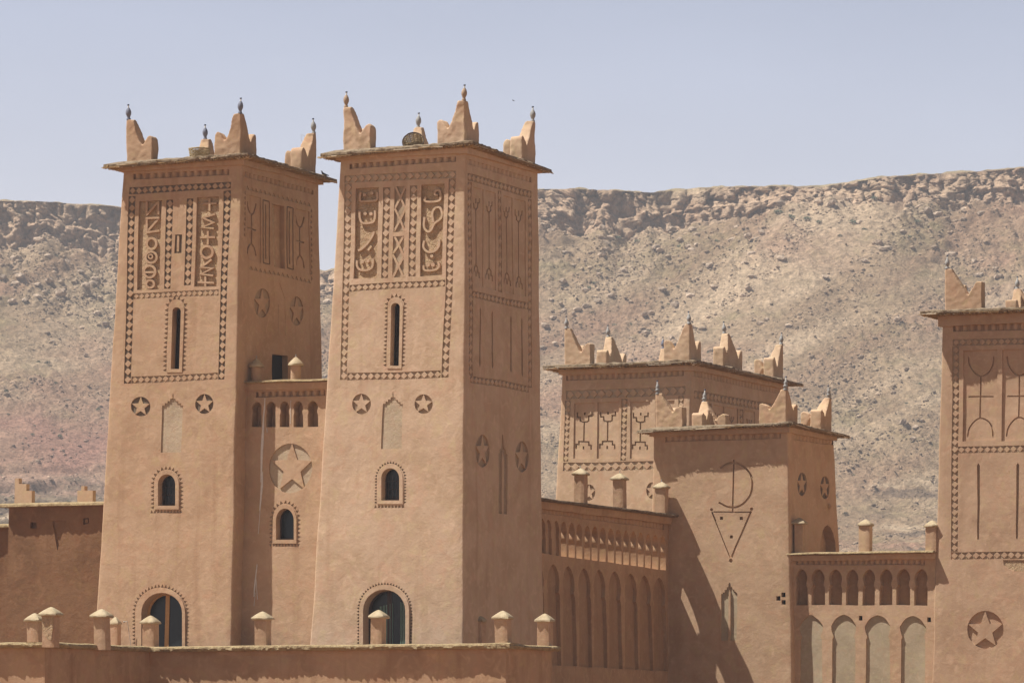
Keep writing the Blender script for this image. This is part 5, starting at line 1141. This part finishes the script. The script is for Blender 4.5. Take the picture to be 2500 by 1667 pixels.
for k, (V, Fc) in enumerate(RV):
    me = bpy.data.meshes.new('boulder'); me.from_pydata([tuple(v) for v in V], [], [tuple(int(i) for i in f_) for f_ in Fc]); c_ = me.color_attributes.new('earth', 'FLOAT_COLOR', 'POINT')
    t = .85+.04*k; c_.data.foreach_set('color', np.tile(np.array([.42*t, .32*t, .235*t, 1]), (len(V), 1)).astype(np.float32).ravel()); me.materials.append(MR); bmeshes.append(me)
def where(p):
    px, py = PX0+p[0]/p[1]*F, HY-(p[2]-CZ)/p[1]*F
    a = 'left of the tall letter tower' if px < 300 else 'seen between the two tall towers' if px < 830 else 'behind the tall towers' if px < 1310 else 'right of the central tower' if px < 1560 else 'above the wide back tower' if px < 2000 else 'above the crescent tower' if px < 2260 else 'behind the right edge tower'
    return ('just under the cliff, ' if py < 620 else 'on the middle slope, ' if py < 830 else 'on the lower slope, ')+a
def put_boulder(i, p, s_):
    label = ('large ' if s_ > 1.3 else 'mid-sized ' if s_ > .8 else 'small ')+'weathered boulder '+where(p); grp = 'boulders on the hillside'
    o = bpy.data.objects.new('boulder', bmeshes[i % 10]); C.objects.link(o); o.location = p; o.scale = (s_, s_*nrg.uniform(.7, 1), s_*nrg.uniform(.38, .65)); o.rotation_euler = (nrg.uniform(-.3, .3), nrg.uniform(-.3, .3), nrg.uniform(0, 6.3)); tag(o, label, 'boulder', grp)
for n_, j in enumerate(order[:220]): put_boulder(n_, (gx[j], gy[j], gz[j]+sz[j]*.2), sz[j])
# boulders placed where the photograph shows big ones: photo px -> slope
def slope_at(px, py):
    rr = np.linspace(870, RC-1, 500); xx = (px-PX0)/F*rr; a, b, c = onground(xx, rr); pp = HY-(c-CZ)/b*F; k = int(np.argmin(np.abs(pp-py))); return (float((px-PX0)/F*b[k]), float(b[k]), float(c[k]))
for n_, (px, py, wpx) in enumerate([(50,680,38),(90,700,34),(150,722,44),(120,690,30),(30,740,30),(205,700,24),(245,727,22),(170,770,20),(130,835,20),(210,870,18),(75,610,30),(1350,780,26),(1380,830,24),(1400,770,20),(1330,800,34),(1345,735,20),(1590,765,26),(1570,770,18),(1600,610,34),(1640,560,40),(1660,590,30),(1680,545,26),(1700,600,24),(1860,565,22),(2030,500,40),(2440,680,34),(2430,660,20),(2350,540,26),(2480,575,22),(2205,1035,36),(2235,1045,30),(2250,1030,22),(2230,1075,26),(1500,650,20),(1430,640,18),(1470,560,26)]):
    p = slope_at(px, py); s_ = wpx/2/F*p[1]; put_boulder(n_+3, (p[0], p[1], p[2]+s_*.3), s_)
# shrubs
sm_ = plain('shrub_leaf', (.085, .105, .06), .9)
smesh = []
for k in range(4):
    mb = MB(); rn = random.Random(50+k)
    for j in range(90):
        d = Vector((rn.gauss(0, 1), rn.gauss(0, 1), abs(rn.gauss(0, 1)))).normalized()*rn.uniform(.45, 1); d.z *= .75; a = Vector((rn.uniform(-1, 1), rn.uniform(-1, 1), rn.uniform(-1, 1))).normalized(); c_ = a.orthogonal().normalized(); s_ = rn.uniform(.10, .2)
        mb.add([d+a*s_, d+c_*s_, d-a*s_, d-c_*s_], [(0, 1, 2, 3)])
    me = bpy.data.meshes.new('shrub'); me.from_pydata(mb.v, [], mb.f); me.materials.append(sm_); smesh.append(me)
spots = [(2135,470,18),(1500,792,13),(1540,790,12),(1580,742,10),(1585,808,9),(1730,862,10),(1745,875,14),(1920,985,9),(1655,700,10),(1900,520,22),(1930,530,22),(1970,535,18),(2000,545,16),(2080,545,24),(2110,560,14),(2240,545,16),(2220,580,14),(1660,600,16),(1750,590,14),(1555,590,14),(1510,580,18),(1440,705,16),(1450,690,14),(2420,845,9),(85,1040,8),(150,1048,7),(128,1055,9),(80,1062,10),(62,1068,7),(146,1066,12),(20,1010,9),(240,1000,12),(250,1020,10),(2085,1160,8)]
x, r = samp(110, 900, RC-3); px2 = x/1085*F+PX0
for k, (px, py, wpx) in enumerate(spots):
    p = slope_at(px, py); s_ = wpx/2/F*p[1]; o = bpy.data.objects.new('shrub', smesh[k % 4]); C.objects.link(o); o.location = p; o.scale = (s_*1.1, s_*1.1, s_); tag(o, ('bushy ' if s_ > .55 else 'tiny ')+'dusty green shrub '+where(o.location), 'shrub', 'shrubs on the hillside')
gx, gy, gz = onground(x, r)
for k in range(len(x)):
    o = bpy.data.objects.new('shrub', smesh[k % 4]); C.objects.link(o); s_ = nrg.uniform(.25, .7); o.location = (gx[k], gy[k], gz[k]); o.scale = (s_*1.2, s_*1.2, s_); o.rotation_euler.z = nrg.uniform(0, 6); tag(o, ('bushy ' if s_ > .55 else 'tiny ')+'dusty green shrub '+where(o.location), 'shrub', 'shrubs on the hillside')
# haze
mb = MB(); x0, x1, y0, y1, z0, z1 = -420, 420, -30, 1450, -1.2, 158
mb.box8([(x0,y0,z0),(x1,y0,z0),(x1,y1,z0),(x0,y1,z0),(x0,y0,z1),(x1,y0,z1),(x1,y1,z1),(x0,y1,z1)])
hm = bpy.data.materials.new('haze_air'); hm.use_nodes = True; n = hm.node_tree; n.nodes.remove(n.nodes['Principled BSDF']); pv = n.nodes.new('ShaderNodeVolumePrincipled'); pv.inputs['Color'].default_value = (.93, .94, 1, 1); pv.inputs['Density'].default_value = .00024; pv.inputs['Anisotropy'].default_value = .3
n.links.new(pv.outputs[0], n.nodes['Material Output'].inputs['Volume']); hz = mb.build('haze', None, [hm], kind='stuff'); tag(hz, 'pale dusty haze filling the air before the hillside', 'haze')
